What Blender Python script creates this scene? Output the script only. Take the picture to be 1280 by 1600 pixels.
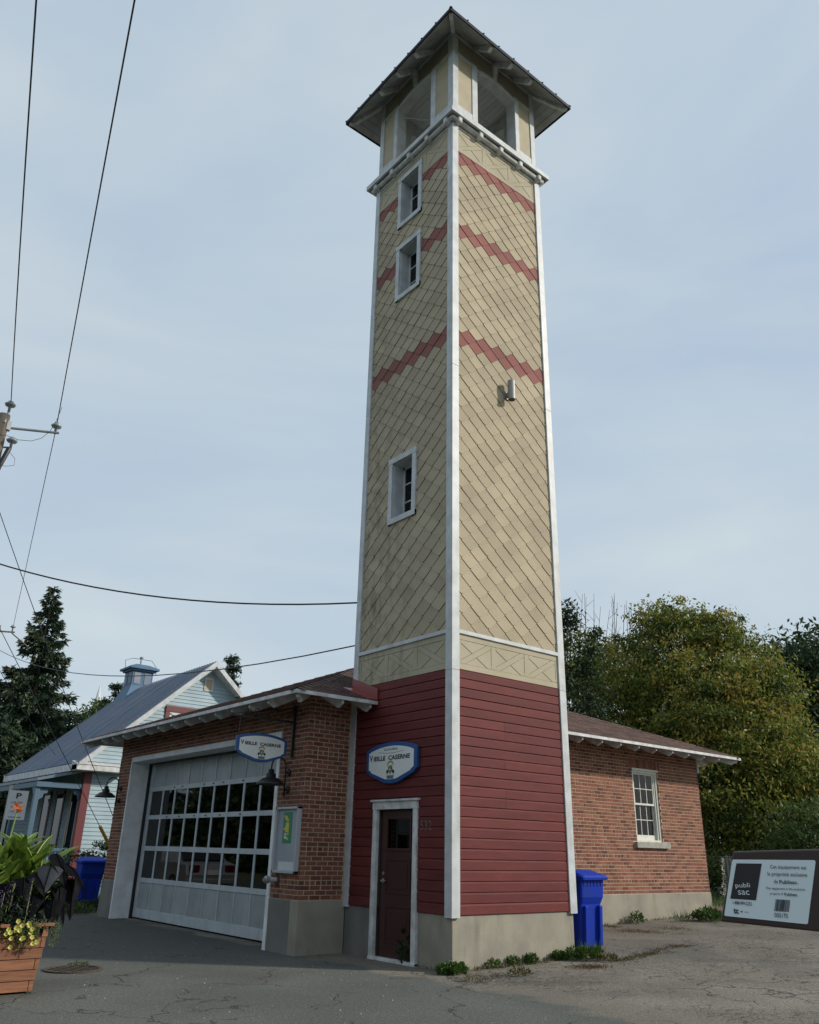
import bpy, bmesh, math, random
import numpy as np
from mathutils import Vector, Matrix
random.seed(7); RNG = np.random.default_rng(7)
for o in list(bpy.data.objects): bpy.data.objects.remove(o)
SC = bpy.context.scene; COL = SC.collection
# ------------------------------------------------------------------ camera
cd = bpy.data.cameras.new('camera'); cam = bpy.data.objects.new('camera', cd); COL.objects.link(cam)
SC.camera = cam
YAW, PIT, ROL = math.radians(51.2335), math.radians(22.7515), math.radians(1.3377)
fw = Vector((math.cos(PIT)*math.cos(YAW), math.cos(PIT)*math.sin(YAW), math.sin(PIT)))
r_ = Vector((math.sin(YAW), -math.cos(YAW), 0)); u_ = r_.cross(fw)
r2 = r_*math.cos(ROL)+u_*math.sin(ROL); u2 = -r_*math.sin(ROL)+u_*math.cos(ROL)
M3 = Matrix((r2, u2, -fw)).transposed()
cam.matrix_world = Matrix.Translation((-7.943, -8.800, 1.43)) @ M3.to_4x4()
CAM = Vector((-7.943, -8.800, 1.43))
def atd(u,v,d):
    a = r2*((u-640)/1263.18)-u2*((v-800)/1263.18)+fw; h = math.hypot(a.x,a.y); return CAM+a*(d/h)
cd.sensor_fit = 'VERTICAL'; cd.sensor_height = 36; cd.lens = 36*1263.18/1600
cd.clip_start = .05; cd.clip_end = 2000
# ------------------------------------------------------------------ light, sky, exposure
SUN = Vector((1.0, -1.0, .80)).normalized()
world = bpy.data.worlds.new('World'); SC.world = world; world.use_nodes = True
nt = world.node_tree; nt.nodes.clear()
sky = nt.nodes.new('ShaderNodeTexSky'); sky.sky_type = 'NISHITA'; sky.sun_disc = False
sky.sun_elevation = math.asin(SUN.z); sky.sun_rotation = math.atan2(SUN.x, SUN.y)
sky.air_density = 1.0; sky.dust_density = 2.5
tc = nt.nodes.new('ShaderNodeTexCoord')
mp = nt.nodes.new('ShaderNodeMapping'); mp.inputs['Scale'].default_value = (1.0, 1.0, 3.2)
mp.inputs['Rotation'].default_value = (.12, .1, .6)
ns = nt.nodes.new('ShaderNodeTexNoise'); ns.inputs['Scale'].default_value = 1.7; ns.inputs['Detail'].default_value = 5; ns.inputs['Roughness'].default_value = .5; ns.inputs['Distortion'].default_value = .5
cr = nt.nodes.new('ShaderNodeValToRGB')
cr.color_ramp.elements[0].position = .32; cr.color_ramp.elements[0].color = (.41, .51, .63, 1)
cr.color_ramp.elements[1].position = .72; cr.color_ramp.elements[1].color = (.555, .635, .67, 1)
scl = nt.nodes.new('ShaderNodeVectorMath'); scl.operation = 'SCALE'; scl.inputs['Scale'].default_value = 13.7
mx = nt.nodes.new('ShaderNodeMixRGB'); mx.inputs[0].default_value = .86
bg = nt.nodes.new('ShaderNodeBackground'); bg.inputs[1].default_value = .095
out = nt.nodes.new('ShaderNodeOutputWorld')
L = nt.links.new
L(tc.outputs['Generated'], mp.inputs[0]); L(mp.outputs[0], ns.inputs['Vector']); L(ns.outputs[0], cr.inputs[0])
L(sky.outputs[0], mx.inputs[1]); L(cr.outputs[0], scl.inputs[0]); L(scl.outputs[0], mx.inputs[2]); L(mx.outputs[0], bg.inputs[0]); L(bg.outputs[0], out.inputs[0])
sl = bpy.data.lights.new('sun', 'SUN'); sl.energy = 3.6; sl.angle = math.radians(3.0); sl.color = (1, .93, .82)
so = bpy.data.objects.new('sun', sl); COL.objects.link(so); so.rotation_euler = SUN.to_track_quat('Z', 'Y').to_euler(); so.location = (20, -20, 30)
SC.view_settings.view_transform = 'Standard'; SC.view_settings.look = 'None'
SC.view_settings.exposure = -.12; SC.view_settings.gamma = 1; SC.view_settings.use_curve_mapping = False
SC.render.engine = 'CYCLES'
SC.cycles.max_bounces = 6; SC.cycles.transparent_max_bounces = 8
# ------------------------------------------------------------------ materials
def M(name, col, rough=.6, col2=None, nscale=3.0, namt=.0, rnd=0.0, bump=0.0, bscale=60, metal=0.0, stretch=(1,1,1), spec=.5, streak=None, trans=0.0, detail=4, fine=0.0):
    """principled; col2 mixed in by noise (world position); rnd = per-piece brightness spread"""
    m = bpy.data.materials.new(name); m.use_nodes = True; t = m.node_tree; N = t.nodes; K = t.links.new
    b = N['Principled BSDF']; b.inputs['Roughness'].default_value = rough; b.inputs['Metallic'].default_value = metal
    b.inputs['Specular IOR Level'].default_value = spec
    g = N.new('ShaderNodeNewGeometry'); mapn = N.new('ShaderNodeMapping'); mapn.inputs['Scale'].default_value = stretch
    K(g.outputs['Position'], mapn.inputs[0])
    c = N.new('ShaderNodeRGB'); c.outputs[0].default_value = (*col, 1); cur = c.outputs[0]
    if col2 is not None:
        n = N.new('ShaderNodeTexNoise'); n.inputs['Scale'].default_value = nscale; n.inputs['Detail'].default_value = detail
        K(mapn.outputs[0], n.inputs['Vector'])
        mr = N.new('ShaderNodeMapRange'); mr.inputs[1].default_value = .38; mr.inputs[2].default_value = .68; mr.inputs[4].default_value = namt if namt else 1
        K(n.outputs[0], mr.inputs[0]); x = N.new('ShaderNodeMixRGB'); K(mr.outputs[0], x.inputs[0]); K(cur, x.inputs[1]); x.inputs[2].default_value = (*col2, 1); cur = x.outputs[0]
    if streak is not None:   # (colour, amount, scale, stretch)
        sc_, am, s_, st = streak
        mp2 = N.new('ShaderNodeMapping'); mp2.inputs['Scale'].default_value = st; K(g.outputs['Position'], mp2.inputs[0])
        n = N.new('ShaderNodeTexNoise'); n.inputs['Scale'].default_value = s_; n.inputs['Detail'].default_value = 6; n.inputs['Roughness'].default_value = .65
        K(mp2.outputs[0], n.inputs['Vector']); mr = N.new('ShaderNodeMapRange'); mr.inputs[1].default_value = .52; mr.inputs[2].default_value = .72; mr.inputs[4].default_value = am
        K(n.outputs[0], mr.inputs[0]); x = N.new('ShaderNodeMixRGB'); K(mr.outputs[0], x.inputs[0]); K(cur, x.inputs[1]); x.inputs[2].default_value = (*sc_, 1); cur = x.outputs[0]
    if fine:
        n = N.new('ShaderNodeTexNoise'); n.inputs['Scale'].default_value = 90; n.inputs['Detail'].default_value = 2
        K(g.outputs['Position'], n.inputs['Vector']); mr = N.new('ShaderNodeMapRange'); mr.inputs[1].default_value = .3; mr.inputs[2].default_value = .7; mr.inputs[3].default_value = 1-fine; mr.inputs[4].default_value = 1+fine
        K(n.outputs[0], mr.inputs[0]); x = N.new('ShaderNodeVectorMath'); x.operation = 'SCALE'; K(cur, x.inputs[0]); K(mr.outputs[0], x.inputs['Scale']); cur = x.outputs[0]
    if rnd:
        a = N.new('ShaderNodeAttribute'); a.attribute_name = 'rnd'; oi = N.new('ShaderNodeObjectInfo')
        ad = N.new('ShaderNodeMath'); ad.operation = 'ADD'; K(a.outputs['Fac'], ad.inputs[0]); K(oi.outputs['Random'], ad.inputs[1])
        fr = N.new('ShaderNodeMath'); fr.operation = 'FRACT'; K(ad.outputs[0], fr.inputs[0])
        mr = N.new('ShaderNodeMapRange'); mr.inputs[3].default_value = 1-rnd; mr.inputs[4].default_value = 1+rnd; K(fr.outputs[0], mr.inputs[0])
        x = N.new('ShaderNodeVectorMath'); x.operation = 'SCALE'; K(cur, x.inputs[0]); K(mr.outputs[0], x.inputs['Scale']); cur = x.outputs[0]
    K(cur, b.inputs['Base Color'])
    if bump:
        n = N.new('ShaderNodeTexNoise'); n.inputs['Scale'].default_value = bscale; n.inputs['Detail'].default_value = 4
        K(mapn.outputs[0], n.inputs['Vector']); bp = N.new('ShaderNodeBump'); bp.inputs['Strength'].default_value = bump; bp.inputs['Distance'].default_value = .01
        K(n.outputs[0], bp.inputs['Height']); K(bp.outputs[0], b.inputs['Normal'])
    if trans:
        tr = N.new('ShaderNodeBsdfTranslucent'); K(cur, tr.inputs[0]); ms = N.new('ShaderNodeMixShader'); ms.inputs[0].default_value = trans
        K(b.outputs[0], ms.inputs[1]); K(tr.outputs[0], ms.inputs[2]); K(ms.outputs[0], N['Material Output'].inputs[0])
    return m
def leafmat(name, ramp, rough=.55, trans=.3):
    """per-leaf colour from the rnd attribute through a ramp"""
    m = bpy.data.materials.new(name); m.use_nodes = True; t = m.node_tree; N = t.nodes; K = t.links.new
    b = N['Principled BSDF']; b.inputs['Roughness'].default_value = rough; b.inputs['Specular IOR Level'].default_value = .3
    a = N.new('ShaderNodeAttribute'); a.attribute_name = 'rnd'; r = N.new('ShaderNodeValToRGB'); K(a.outputs['Fac'], r.inputs[0])
    e = r.color_ramp.elements
    while len(e) < len(ramp): e.new(.5)
    for i, (p, c) in enumerate(ramp): e[i].position = p; e[i].color = (*c, 1)
    K(r.outputs[0], b.inputs['Base Color'])
    tr = N.new('ShaderNodeBsdfTranslucent'); K(r.outputs[0], tr.inputs[0]); ms = N.new('ShaderNodeMixShader'); ms.inputs[0].default_value = trans
    K(b.outputs[0], ms.inputs[1]); K(tr.outputs[0], ms.inputs[2]); K(ms.outputs[0], N['Material Output'].inputs[0])
    return m
def rampmat(name, ramp, rough=.85, bump=.3, bscale=120, mott=None):
    m = leafmat(name, ramp, rough, 0.0); t = m.node_tree; N = t.nodes; K = t.links.new
    a = [n for n in N if n.type == 'ATTRIBUTE'][0]; r = [n for n in N if n.type == 'VALTORGB'][0]; b = N['Principled BSDF']
    oi = N.new('ShaderNodeObjectInfo'); ad = N.new('ShaderNodeMath'); ad.operation = 'ADD'; K(a.outputs['Fac'], ad.inputs[0]); K(oi.outputs['Random'], ad.inputs[1])
    fr = N.new('ShaderNodeMath'); fr.operation = 'FRACT'; K(ad.outputs[0], fr.inputs[0]); K(fr.outputs[0], r.inputs[0])
    g = N.new('ShaderNodeNewGeometry'); n = N.new('ShaderNodeTexNoise'); n.inputs['Scale'].default_value = 22; n.inputs['Detail'].default_value = 5; K(g.outputs['Position'], n.inputs['Vector'])
    mr = N.new('ShaderNodeMapRange'); mr.inputs[1].default_value = .3; mr.inputs[2].default_value = .7; mr.inputs[3].default_value = .72; mr.inputs[4].default_value = 1.25; K(n.outputs[0], mr.inputs[0])
    x = N.new('ShaderNodeVectorMath'); x.operation = 'SCALE'; K(r.outputs[0], x.inputs[0]); K(mr.outputs[0], x.inputs['Scale']); cur = x.outputs[0]
    if mott:
        n3 = N.new('ShaderNodeTexNoise'); n3.inputs['Scale'].default_value = 2.2; n3.inputs['Detail'].default_value = 5; K(g.outputs['Position'], n3.inputs['Vector'])
        mr3 = N.new('ShaderNodeMapRange'); mr3.inputs[1].default_value = .5; mr3.inputs[2].default_value = .75; mr3.inputs[4].default_value = mott[1]; K(n3.outputs[0], mr3.inputs[0])
        x3 = N.new('ShaderNodeMixRGB'); K(mr3.outputs[0], x3.inputs[0]); K(cur, x3.inputs[1]); x3.inputs[2].default_value = (*mott[0], 1); cur = x3.outputs[0]
    K(cur, b.inputs['Base Color'])
    n2 = N.new('ShaderNodeTexNoise'); n2.inputs['Scale'].default_value = bscale; K(g.outputs['Position'], n2.inputs['Vector']); bp = N.new('ShaderNodeBump'); bp.inputs['Strength'].default_value = bump; bp.inputs['Distance'].default_value = .006
    K(n2.outputs[0], bp.inputs['Height']); K(bp.outputs[0], b.inputs['Normal']); return m
def glassmat(name, tint=(.35,.38,.38), rough=.02, ior=1.5):
    m = bpy.data.materials.new(name); m.use_nodes = True; t = m.node_tree; N = t.nodes; K = t.links.new; N.remove(N['Principled BSDF'])
    tr = N.new('ShaderNodeBsdfTransparent'); tr.inputs[0].default_value = (*tint, 1); gl = N.new('ShaderNodeBsdfGlossy'); gl.inputs['Roughness'].default_value = rough
    fr = N.new('ShaderNodeFresnel'); fr.inputs[0].default_value = ior; ms = N.new('ShaderNodeMixShader')
    K(fr.outputs[0], ms.inputs[0]); K(tr.outputs[0], ms.inputs[1]); K(gl.outputs[0], ms.inputs[2]); K(ms.outputs[0], N['Material Output'].inputs[0]); return m
def shinglemat(name, base, var):
    """fibre shingle: per-piece tone, dust, and mould growing on the weather side (towards the far left edge)"""
    m = M(name, base, .85, col2=tuple(c*.86 for c in base), nscale=1.3, rnd=var, bump=.25, bscale=90, fine=.05)
    t = m.node_tree; N = t.nodes; K = t.links.new; b = N['Principled BSDF']; cur = b.inputs['Base Color'].links[0].from_socket
    g = N.new('ShaderNodeNewGeometry'); sep = N.new('ShaderNodeSeparateXYZ'); K(g.outputs['Position'], sep.inputs[0])
    my = N.new('ShaderNodeMapRange'); my.inputs[1].default_value = .5; my.inputs[2].default_value = 2.3; K(sep.outputs[1], my.inputs[0])
    mz = N.new('ShaderNodeMapRange'); mz.inputs[1].default_value = 13; mz.inputs[2].default_value = 5; mz.inputs[3].default_value = .15; mz.inputs[4].default_value = 1; K(sep.outputs[2], mz.inputs[0])
    mpn = N.new('ShaderNodeMapping'); mpn.inputs['Scale'].default_value = (3.2, 3.2, 1.3); K(g.outputs['Position'], mpn.inputs[0])
    n = N.new('ShaderNodeTexNoise'); n.inputs['Scale'].default_value = 1.5; n.inputs['Detail'].default_value = 8; n.inputs['Roughness'].default_value = .72; K(mpn.outputs[0], n.inputs['Vector'])
    nr = N.new('ShaderNodeMapRange'); nr.inputs[1].default_value = .47; nr.inputs[2].default_value = .66; K(n.outputs[0], nr.inputs[0])
    a1 = N.new('ShaderNodeMath'); a1.operation = 'MULTIPLY'; K(my.outputs[0], a1.inputs[0]); K(mz.outputs[0], a1.inputs[1])
    a2 = N.new('ShaderNodeMath'); a2.operation = 'MULTIPLY'; K(a1.outputs[0], a2.inputs[0]); K(nr.outputs[0], a2.inputs[1])
    a3 = N.new('ShaderNodeMath'); a3.operation = 'MULTIPLY'; K(a2.outputs[0], a3.inputs[0]); a3.inputs[1].default_value = .85
    x = N.new('ShaderNodeMixRGB'); K(a3.outputs[0], x.inputs[0]); K(cur, x.inputs[1]); x.inputs[2].default_value = (.085, .085, .05, 1)
    K(x.outputs[0], b.inputs['Base Color']); return m
TAN = (.425, .357, .246); CREAM = (.45, .40, .285)
m_tan = shinglemat('shingle_tan', TAN, .10)
m_edge = M('shingle_cut_edge', (.075,.058,.038), .95)
m_pink = shinglemat('shingle_red', (.27, .098, .083), .10)
m_cream = shinglemat('frieze_cream', CREAM, .02)
m_panel = M('panel_tan', (.43, .37, .25), .7, col2=(.36,.31,.2), nscale=3)
m_pdark = M('lintel_taupe', (.30, .265, .21), .75, col2=(.25,.22,.17), nscale=4)
m_back = M('felt_backing', (.05, .045, .035), .9)
m_white = M('white_trim', (.55, .575, .59), .5, col2=(.43,.45,.45), nscale=5, streak=((.30,.28,.24), .45, 6, (1,1,.25)), bump=.08, bscale=40)
m_white2 = M('white_wood', (.66, .67, .67), .6, col2=(.44,.44,.42), nscale=6, streak=((.26,.24,.2), .5, 7, (1,1,.4)), bump=.15, bscale=40)
m_soffit = M('soffit_boards', (.48, .49, .48), .6, col2=(.36,.36,.35), nscale=4)
m_red = M('red_siding', (.138, .029, .027), .6, col2=(.110,.023,.022), nscale=1.5, stretch=(1,1,5), rnd=.13, bump=.3, bscale=55, spec=.22, fine=.06, streak=((.20,.07,.065), .18, 7, (.6,.6,5)))
m_door = M('door_brown', (.052, .019, .016), .35, bump=.03)
m_flash = M('flashing_red', (.24, .05, .045), .4)
m_conc = M('concrete', (.31, .285, .225), .9, col2=(.24,.22,.18), nscale=2.5, streak=((.15,.14,.115), .6, 2.6, (1.4,1.4,.25)), bump=.35, bscale=50, fine=.05)
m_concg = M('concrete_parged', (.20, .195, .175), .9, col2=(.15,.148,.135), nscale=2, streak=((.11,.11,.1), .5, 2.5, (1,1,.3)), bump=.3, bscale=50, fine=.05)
m_brick = rampmat('brick_red', [(0, (.11,.045,.033)), (.25, (.185,.068,.045)), (.6, (.235,.090,.058)), (.85,(.28,.118,.075)), (1, (.20,.095,.068))], mott=((.11,.05,.04), .35))
m_mortar = M('mortar', (.50, .39, .28), .95, col2=(.42,.33,.23), nscale=5, bump=.3, bscale=150)
m_roof = rampmat('asphalt_shingle', [(0, (.072,.043,.038)), (.5, (.10,.062,.052)), (1, (.135,.085,.070))], rough=.95)
m_navy = M('roof_metal_navy', (.006, .010, .020), .6, spec=.2)
m_grey = M('garage_door_grey', (.36, .395, .40), .45, col2=(.29,.325,.335), nscale=3, rnd=.08, streak=((.14,.13,.12), .4, 5, (1,1,.3)))
m_gframe = M('garage_frame_grey', (.50, .55, .58), .4, col2=(.42,.465,.49), nscale=4, streak=((.2,.19,.17), .35, 8, (1,1,.3)))
m_glass = glassmat('window_glass')
m_glassd = glassmat('dark_window_glass', (.10,.11,.12))
m_dark = M('dark_interior', (.012, .012, .012), .95)
m_black = M('black_iron', (.012, .012, .013), .45)
m_steel = M('galvanised_steel', (.32, .33, .33), .4, metal=.6)
m_alum = M('aluminium_frame', (.45, .47, .49), .4, metal=.3)
m_blue = M('sign_blue', (.012, .075, .24), .4)
m_signw = M('sign_white', (.76, .78, .75), .5, col2=(.68,.71,.70), nscale=20, stretch=(1,1,4))
m_ink = M('ink_dark', (.018, .02, .028), .5)
m_gold = M('crest_gold', (.32, .26, .10), .5)
m_slate = M('crest_slate', (.10, .16, .19), .5)
m_num = M('number_bronze', (.19, .13, .12), .4, metal=.3)
m_binb = M('bin_blue_plastic', (.004, .030, .37), .5, col2=(.008,.034,.27), nscale=5, bump=.05, spec=.2)
m_bink = M('bin_black_plastic', (.02, .02, .021), .5)
m_wood = M('planter_cedar', (.28, .115, .052), .65, col2=(.18,.07,.034), nscale=4, stretch=(1,1,8), rnd=.14, bump=.3, bscale=60)
m_woodd = M('planter_endgrain', (.10, .045, .025), .8)
m_soil = M('soil', (.03, .022, .016), .95, bump=.6, bscale=30)
m_pole = M('weathered_pole', (.20, .165, .12), .9, col2=(.13,.105,.08), nscale=8, stretch=(3,3,.3), bump=.4, bscale=20)
m_insul = M('insulator_grey', (.30, .33, .35), .3)
m_wire = M('wire_black', (.015, .017, .02), .6)
m_yellow = M('guard_yellow', (.55, .33, .02), .5)
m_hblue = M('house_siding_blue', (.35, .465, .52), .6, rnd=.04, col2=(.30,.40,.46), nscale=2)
m_hshade = M('house_siding_blue_shade', (.17, .25, .29), .6, rnd=.05)  # darker copy of the house siding: porch-side shade put into the colour
m_pblue = M('porch_post_blue', (.075, .14, .20), .5)
m_maroon = M('maroon_trim', (.15, .035, .04), .5)
m_hroof = M('metal_roof_blue', (.13, .175, .25), .45, metal=.45, col2=(.20,.21,.23), nscale=1.5, stretch=(1,3,1), rnd=.12, streak=((.12,.09,.08), .4, 3, (1,1,1)))
m_cup = M('cupola_blue', (.05, .13, .23), .5, col2=(.08,.16,.25), nscale=4)
m_brown = M('brown_metal', (.055, .035, .03), .4, bump=.05)
m_label = M('label_white', (.78, .88, .90), .4)
m_lblack = M('label_black', (.03, .025, .028), .5)
m_green = M('poster_green', (.03, .22, .10), .5); m_pyel = M('poster_yellow', (.55, .50, .06), .5); m_paper = M('paper', (.55,.57,.58), .6)
m_nbg = M('notice_grey', (.30, .33, .37), .35, col2=(.35,.38,.42), nscale=2)
m_rust = M('rusty_iron', (.085, .055, .035), .85, col2=(.05,.038,.03), nscale=20, bump=.3)
m_lampg = M('lamp_grey', (.27, .27, .26), .5, metal=.3)
m_bark = M('bark', (.085, .068, .052), .95, col2=(.05,.04,.03), nscale=6, stretch=(3,3,.5), bump=.6, bscale=15)
m_brasslit = M('wood_cream', (.45, .38, .26), .6)
# foliage ramps
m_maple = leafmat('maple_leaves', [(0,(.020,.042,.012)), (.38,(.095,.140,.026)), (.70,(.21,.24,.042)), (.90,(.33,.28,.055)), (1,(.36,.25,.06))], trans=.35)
m_dgreen = leafmat('dark_leaves', [(0,(.012,.026,.012)), (.6,(.03,.055,.02)), (1,(.05,.085,.03))])
m_lgreen = leafmat('light_leaves', [(0,(.03,.06,.02)), (.6,(.07,.115,.03)), (1,(.13,.15,.035))])
m_spruce = leafmat('spruce_needles', [(0,(.022,.040,.024)), (.7,(.055,.088,.050)), (.93,(.080,.115,.05)), (1,(.09,.06,.03))], trans=.08)
m_weed = leafmat('weed_leaves', [(0,(.03,.065,.015)), (.6,(.055,.115,.02)), (1,(.11,.18,.04))], trans=.3)
m_dry = leafmat('dry_grass', [(0,(.06,.05,.025)), (.5,(.10,.10,.03)), (1,(.20,.15,.08))], trans=.2)
m_redgrass = leafmat('rusty_weed', [(0,(.07,.035,.02)), (.6,(.13,.07,.04)), (1,(.10,.11,.04))], trans=.2)
m_canna = M('canna_leaf', (.11, .19, .025), .45, col2=(.19,.27,.04), nscale=14, rnd=.45, trans=.35)
m_cannav = M('canna_rib', (.26, .34, .09), .5)
m_cannay = M('canna_yellow_leaf', (.45, .40, .04), .5, trans=.3)
m_coloc = M('black_leaf', (.0025, .0025, .004), .55, rnd=.4, bump=.4, bscale=18, spec=.06)
m_colocg = M('black_leaf_lit', (.035, .04, .046), .5, rnd=.2, bump=.3, bscale=25, spec=.4)  # lighter copy of the black leaf, its lit sheen put into the colour
m_orange = M('orange_petal', (.75, .17, .015), .5, rnd=.25, trans=.3)
m_petal = M('yellow_petal', (.66, .62, .14), .5, rnd=.12, trans=.3)
m_purple = leafmat('purple_bloom', [(0,(.035,.025,.06)), (.6,(.08,.055,.13)), (1,(.15,.12,.2))])
m_skyw = M('steeple_white', (.6,.62,.6), .5); m_teal = M('copper_green', (.12,.32,.28), .6)
m_redsiding2 = M('barn_red', (.022,.012,.010), .8); m_paleroof = M('pale_brown_roof', (.22,.13,.09), .8)
m_carw = M('car_silver', (.32,.33,.34), .3, metal=.5); m_tyre = M('tyre', (.015,.015,.015), .8); m_tail = M('tail_light', (.07,.006,.006), .25)
# ------------------------------------------------------------------ mesh building
class MB:
    def __init__(s): s.v = []; s.f = []; s.r = []; s.mi = []
    def add(s, vs, fs, r=0.0, mi=0):
        n = len(s.v); s.v.extend(tuple(p) for p in vs)
        for f in fs: s.f.append(tuple(i+n for i in f)); s.r.append(r); s.mi.append(mi)
        return s
    def box(s, a, b, T=None, r=0.0, mi=0):
        x0,y0,z0 = a; x1,y1,z1 = b
        P = [(x0,y0,z0),(x1,y0,z0),(x1,y1,z0),(x0,y1,z0),(x0,y0,z1),(x1,y0,z1),(x1,y1,z1),(x0,y1,z1)]
        if T: P = [T(*p) for p in P]
        return s.add(P, [(0,3,2,1),(4,5,6,7),(0,1,5,4),(1,2,6,5),(2,3,7,6),(3,0,4,7)], r, mi)
    def prism(s, poly, d0, d1, T, r=0.0, mi=0):
        """poly list of (h,z); d0/d1 outward depths, numbers or functions of (h,z)"""
        n = len(poly); f0 = d0 if callable(d0) else (lambda h,z: d0); f1 = d1 if callable(d1) else (lambda h,z: d1)
        P = [T(h,f0(h,z),z) for h,z in poly]+[T(h,f1(h,z),z) for h,z in poly]
        F = [tuple(range(n)), tuple(range(2*n-1,n-1,-1))]+[(i,i+n,(i+1)%n+n,(i+1)%n) for i in range(n)]
        return s.add(P, F, r, mi)
    def tube(s, pts, rad, n=8, r=0.0, mi=0, cap=True):
        pts = [Vector(p) for p in pts]; rings = []
        rr = rad if isinstance(rad, (list,tuple)) else [rad]*len(pts); V = []
        ref = Vector((0,0,1))
        for i,p in enumerate(pts):
            d = (pts[min(i+1,len(pts)-1)]-pts[max(i-1,0)]).normalized()
            if abs(d.dot(ref)) > .95: ref = Vector((1,0,0)) if abs(d.x) < .9 else Vector((0,1,0))
            a = d.cross(ref).normalized(); b = d.cross(a)
            V += [p+(a*math.cos(2*math.pi*k/n)+b*math.sin(2*math.pi*k/n))*rr[i] for k in range(n)]
        F = [(i*n+k, i*n+(k+1)%n, (i+1)*n+(k+1)%n, (i+1)*n+k) for i in range(len(pts)-1) for k in range(n)]
        if cap: F += [tuple(range(n)), tuple(range(len(V)-1, len(V)-n-1, -1))]
        return s.add(V, F, r, mi)
    def lathe(s, prof, c, n=20, axis=None, r=0.0, mi=0):
        """prof (radius, height) along axis from c"""
        ax = Vector(axis or (0,0,1)).normalized(); a = ax.orthogonal().normalized(); b = ax.cross(a); c = Vector(c)
        V = [c+ax*h+(a*math.cos(2*math.pi*k/n)+b*math.sin(2*math.pi*k/n))*rad for rad,h in prof for k in range(n)]
        F = [(i*n+k, i*n+(k+1)%n, (i+1)*n+(k+1)%n, (i+1)*n+k) for i in range(len(prof)-1) for k in range(n)]
        F += [tuple(range(n)), tuple(range(len(V)-1, len(V)-n-1, -1))]
        return s.add(V, F, r, mi)
    def mesh(s, name, mats, off=(0,0,0), smooth=False, recalc=True):
        me = bpy.data.meshes.new(name); ox,oy,oz = off
        me.from_pydata([(x-ox,y-oy,z-oz) for x,y,z in s.v], [], s.f)
        for m in (mats if isinstance(mats,(list,tuple)) else [mats]): me.materials.append(m)
        me.polygons.foreach_set('material_index', s.mi)
        at = me.attributes.new('rnd','FLOAT','FACE'); at.data.foreach_set('value', s.r)
        if recalc and len(s.f) < 60000:
            bm = bmesh.new(); bm.from_mesh(me); bmesh.ops.recalc_face_normals(bm, faces=bm.faces); bm.to_mesh(me); bm.free()
        if smooth: me.polygons.foreach_set('use_smooth', [True]*len(me.polygons)); 
        me.update(); return me
    def build(s, name, mats, parent=None, smooth=False, bevel=0, origin=None, kind=None):
        off = (0,0,0)
        if parent is not None: off = tuple(rootloc(parent))
        loc = (0,0,0)
        if parent is None and origin is not None: off = origin; loc = origin
        me = s.mesh(name, mats, off, smooth); o = bpy.data.objects.new(name, me); COL.objects.link(o); o.location = loc
        if parent is not None: o.parent = parent
        if bevel:
            b = o.modifiers.new('bevel','BEVEL'); b.width = bevel; b.segments = 2; b.limit_method = 'ANGLE'
        if smooth == 'auto':
            pass
        if kind: o['kind'] = kind
        return o
def rootloc(o):
    p = Vector((0,0,0))
    while o is not None: p += Vector(o.location); o = o.parent
    return p
def tag(o, label, cat, group=None):
    o['label'] = label; o['category'] = cat
    if group: o['group'] = group
    return o
def thing(name, label, cat, loc=(0,0,0), group=None):
    o = bpy.data.objects.new(name, None); COL.objects.link(o); o.location = loc; o.empty_display_size = .2; return tag(o, label, cat, group)
def copy_tree(o, delta, label=None, parent=None):
    c = o.copy(); COL.objects.link(c); c.parent = parent
    if parent is None: c.location = Vector(o.location)+Vector(delta)
    if label: c['label'] = label
    for ch in [x for x in bpy.data.objects if x.parent == o]: copy_tree(ch, (0,0,0), None, c)
    return c
TR = lambda h,d,z: (h,-d,z)            # tower right face, y=0
TL = lambda h,d,z: (-d,h,z)            # tower left face, x=0
XG, YB = -.843, 2.454
GF = lambda h,d,z: (XG-d,h,z)          # garage front, faces -x
GR = lambda h,d,z: (h,YB-d,z)          # brick front, faces -y
def text(s, w, hgt, mat, parent, name, pos, X, Y, bold=0.0, depth=.0015, shear=0.0, align='CENTER'):
    cu = bpy.data.curves.new(name,'FONT'); cu.body = s; cu.size = 1; cu.extrude = 0; cu.offset = bold; cu.shear = shear; cu.resolution_u = 3
    ob = bpy.data.objects.new(name, cu); COL.objects.link(ob); bpy.context.view_layer.update()
    me = bpy.data.meshes.new_from_object(ob.evaluated_get(bpy.context.evaluated_depsgraph_get())); bpy.data.objects.remove(ob); me.name = name
    xs = [v.co.x for v in me.vertices]; ys = [v.co.y for v in me.vertices]
    x0,x1,y0,y1 = min(xs),max(xs),min(ys),max(ys); X = Vector(X); Y = Vector(Y); Zn = X.cross(Y); pos = Vector(pos)-rootloc(parent)
    sx = w/(x1-x0); sy = hgt/(y1-y0) if hgt else sx
    for v in me.vertices:
        a = (v.co.x-(x0+x1)/2)*sx; b = (v.co.y-(y0+y1)/2)*sy; v.co = pos+X*a+Y*b+Zn*depth
    me.materials.clear(); me.materials.append(mat); o = bpy.data.objects.new(name, me); COL.objects.link(o); o.parent = parent; return o
def clip(poly, nx, nz, c):
    """keep nx*h+nz*z <= c"""
    out = []
    for i in range(len(poly)):
        a = poly[i]; b = poly[(i+1)%len(poly)]; da = nx*a[0]+nz*a[1]-c; db = nx*b[0]+nz*b[1]-c
        if da <= 0: out.append(a)
        if (da < 0 < db) or (db < 0 < da): t = da/(da-db); out.append((a[0]+(b[0]-a[0])*t, a[1]+(b[1]-a[1])*t))
    return out
def rectclip(p, h0,h1,z0,z1):
    for n in ((1,0,h1),(-1,0,-h0),(0,1,z1),(0,-1,-z0)):
        p = clip(p,*n)
        if len(p) < 3: return []
    return p
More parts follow.
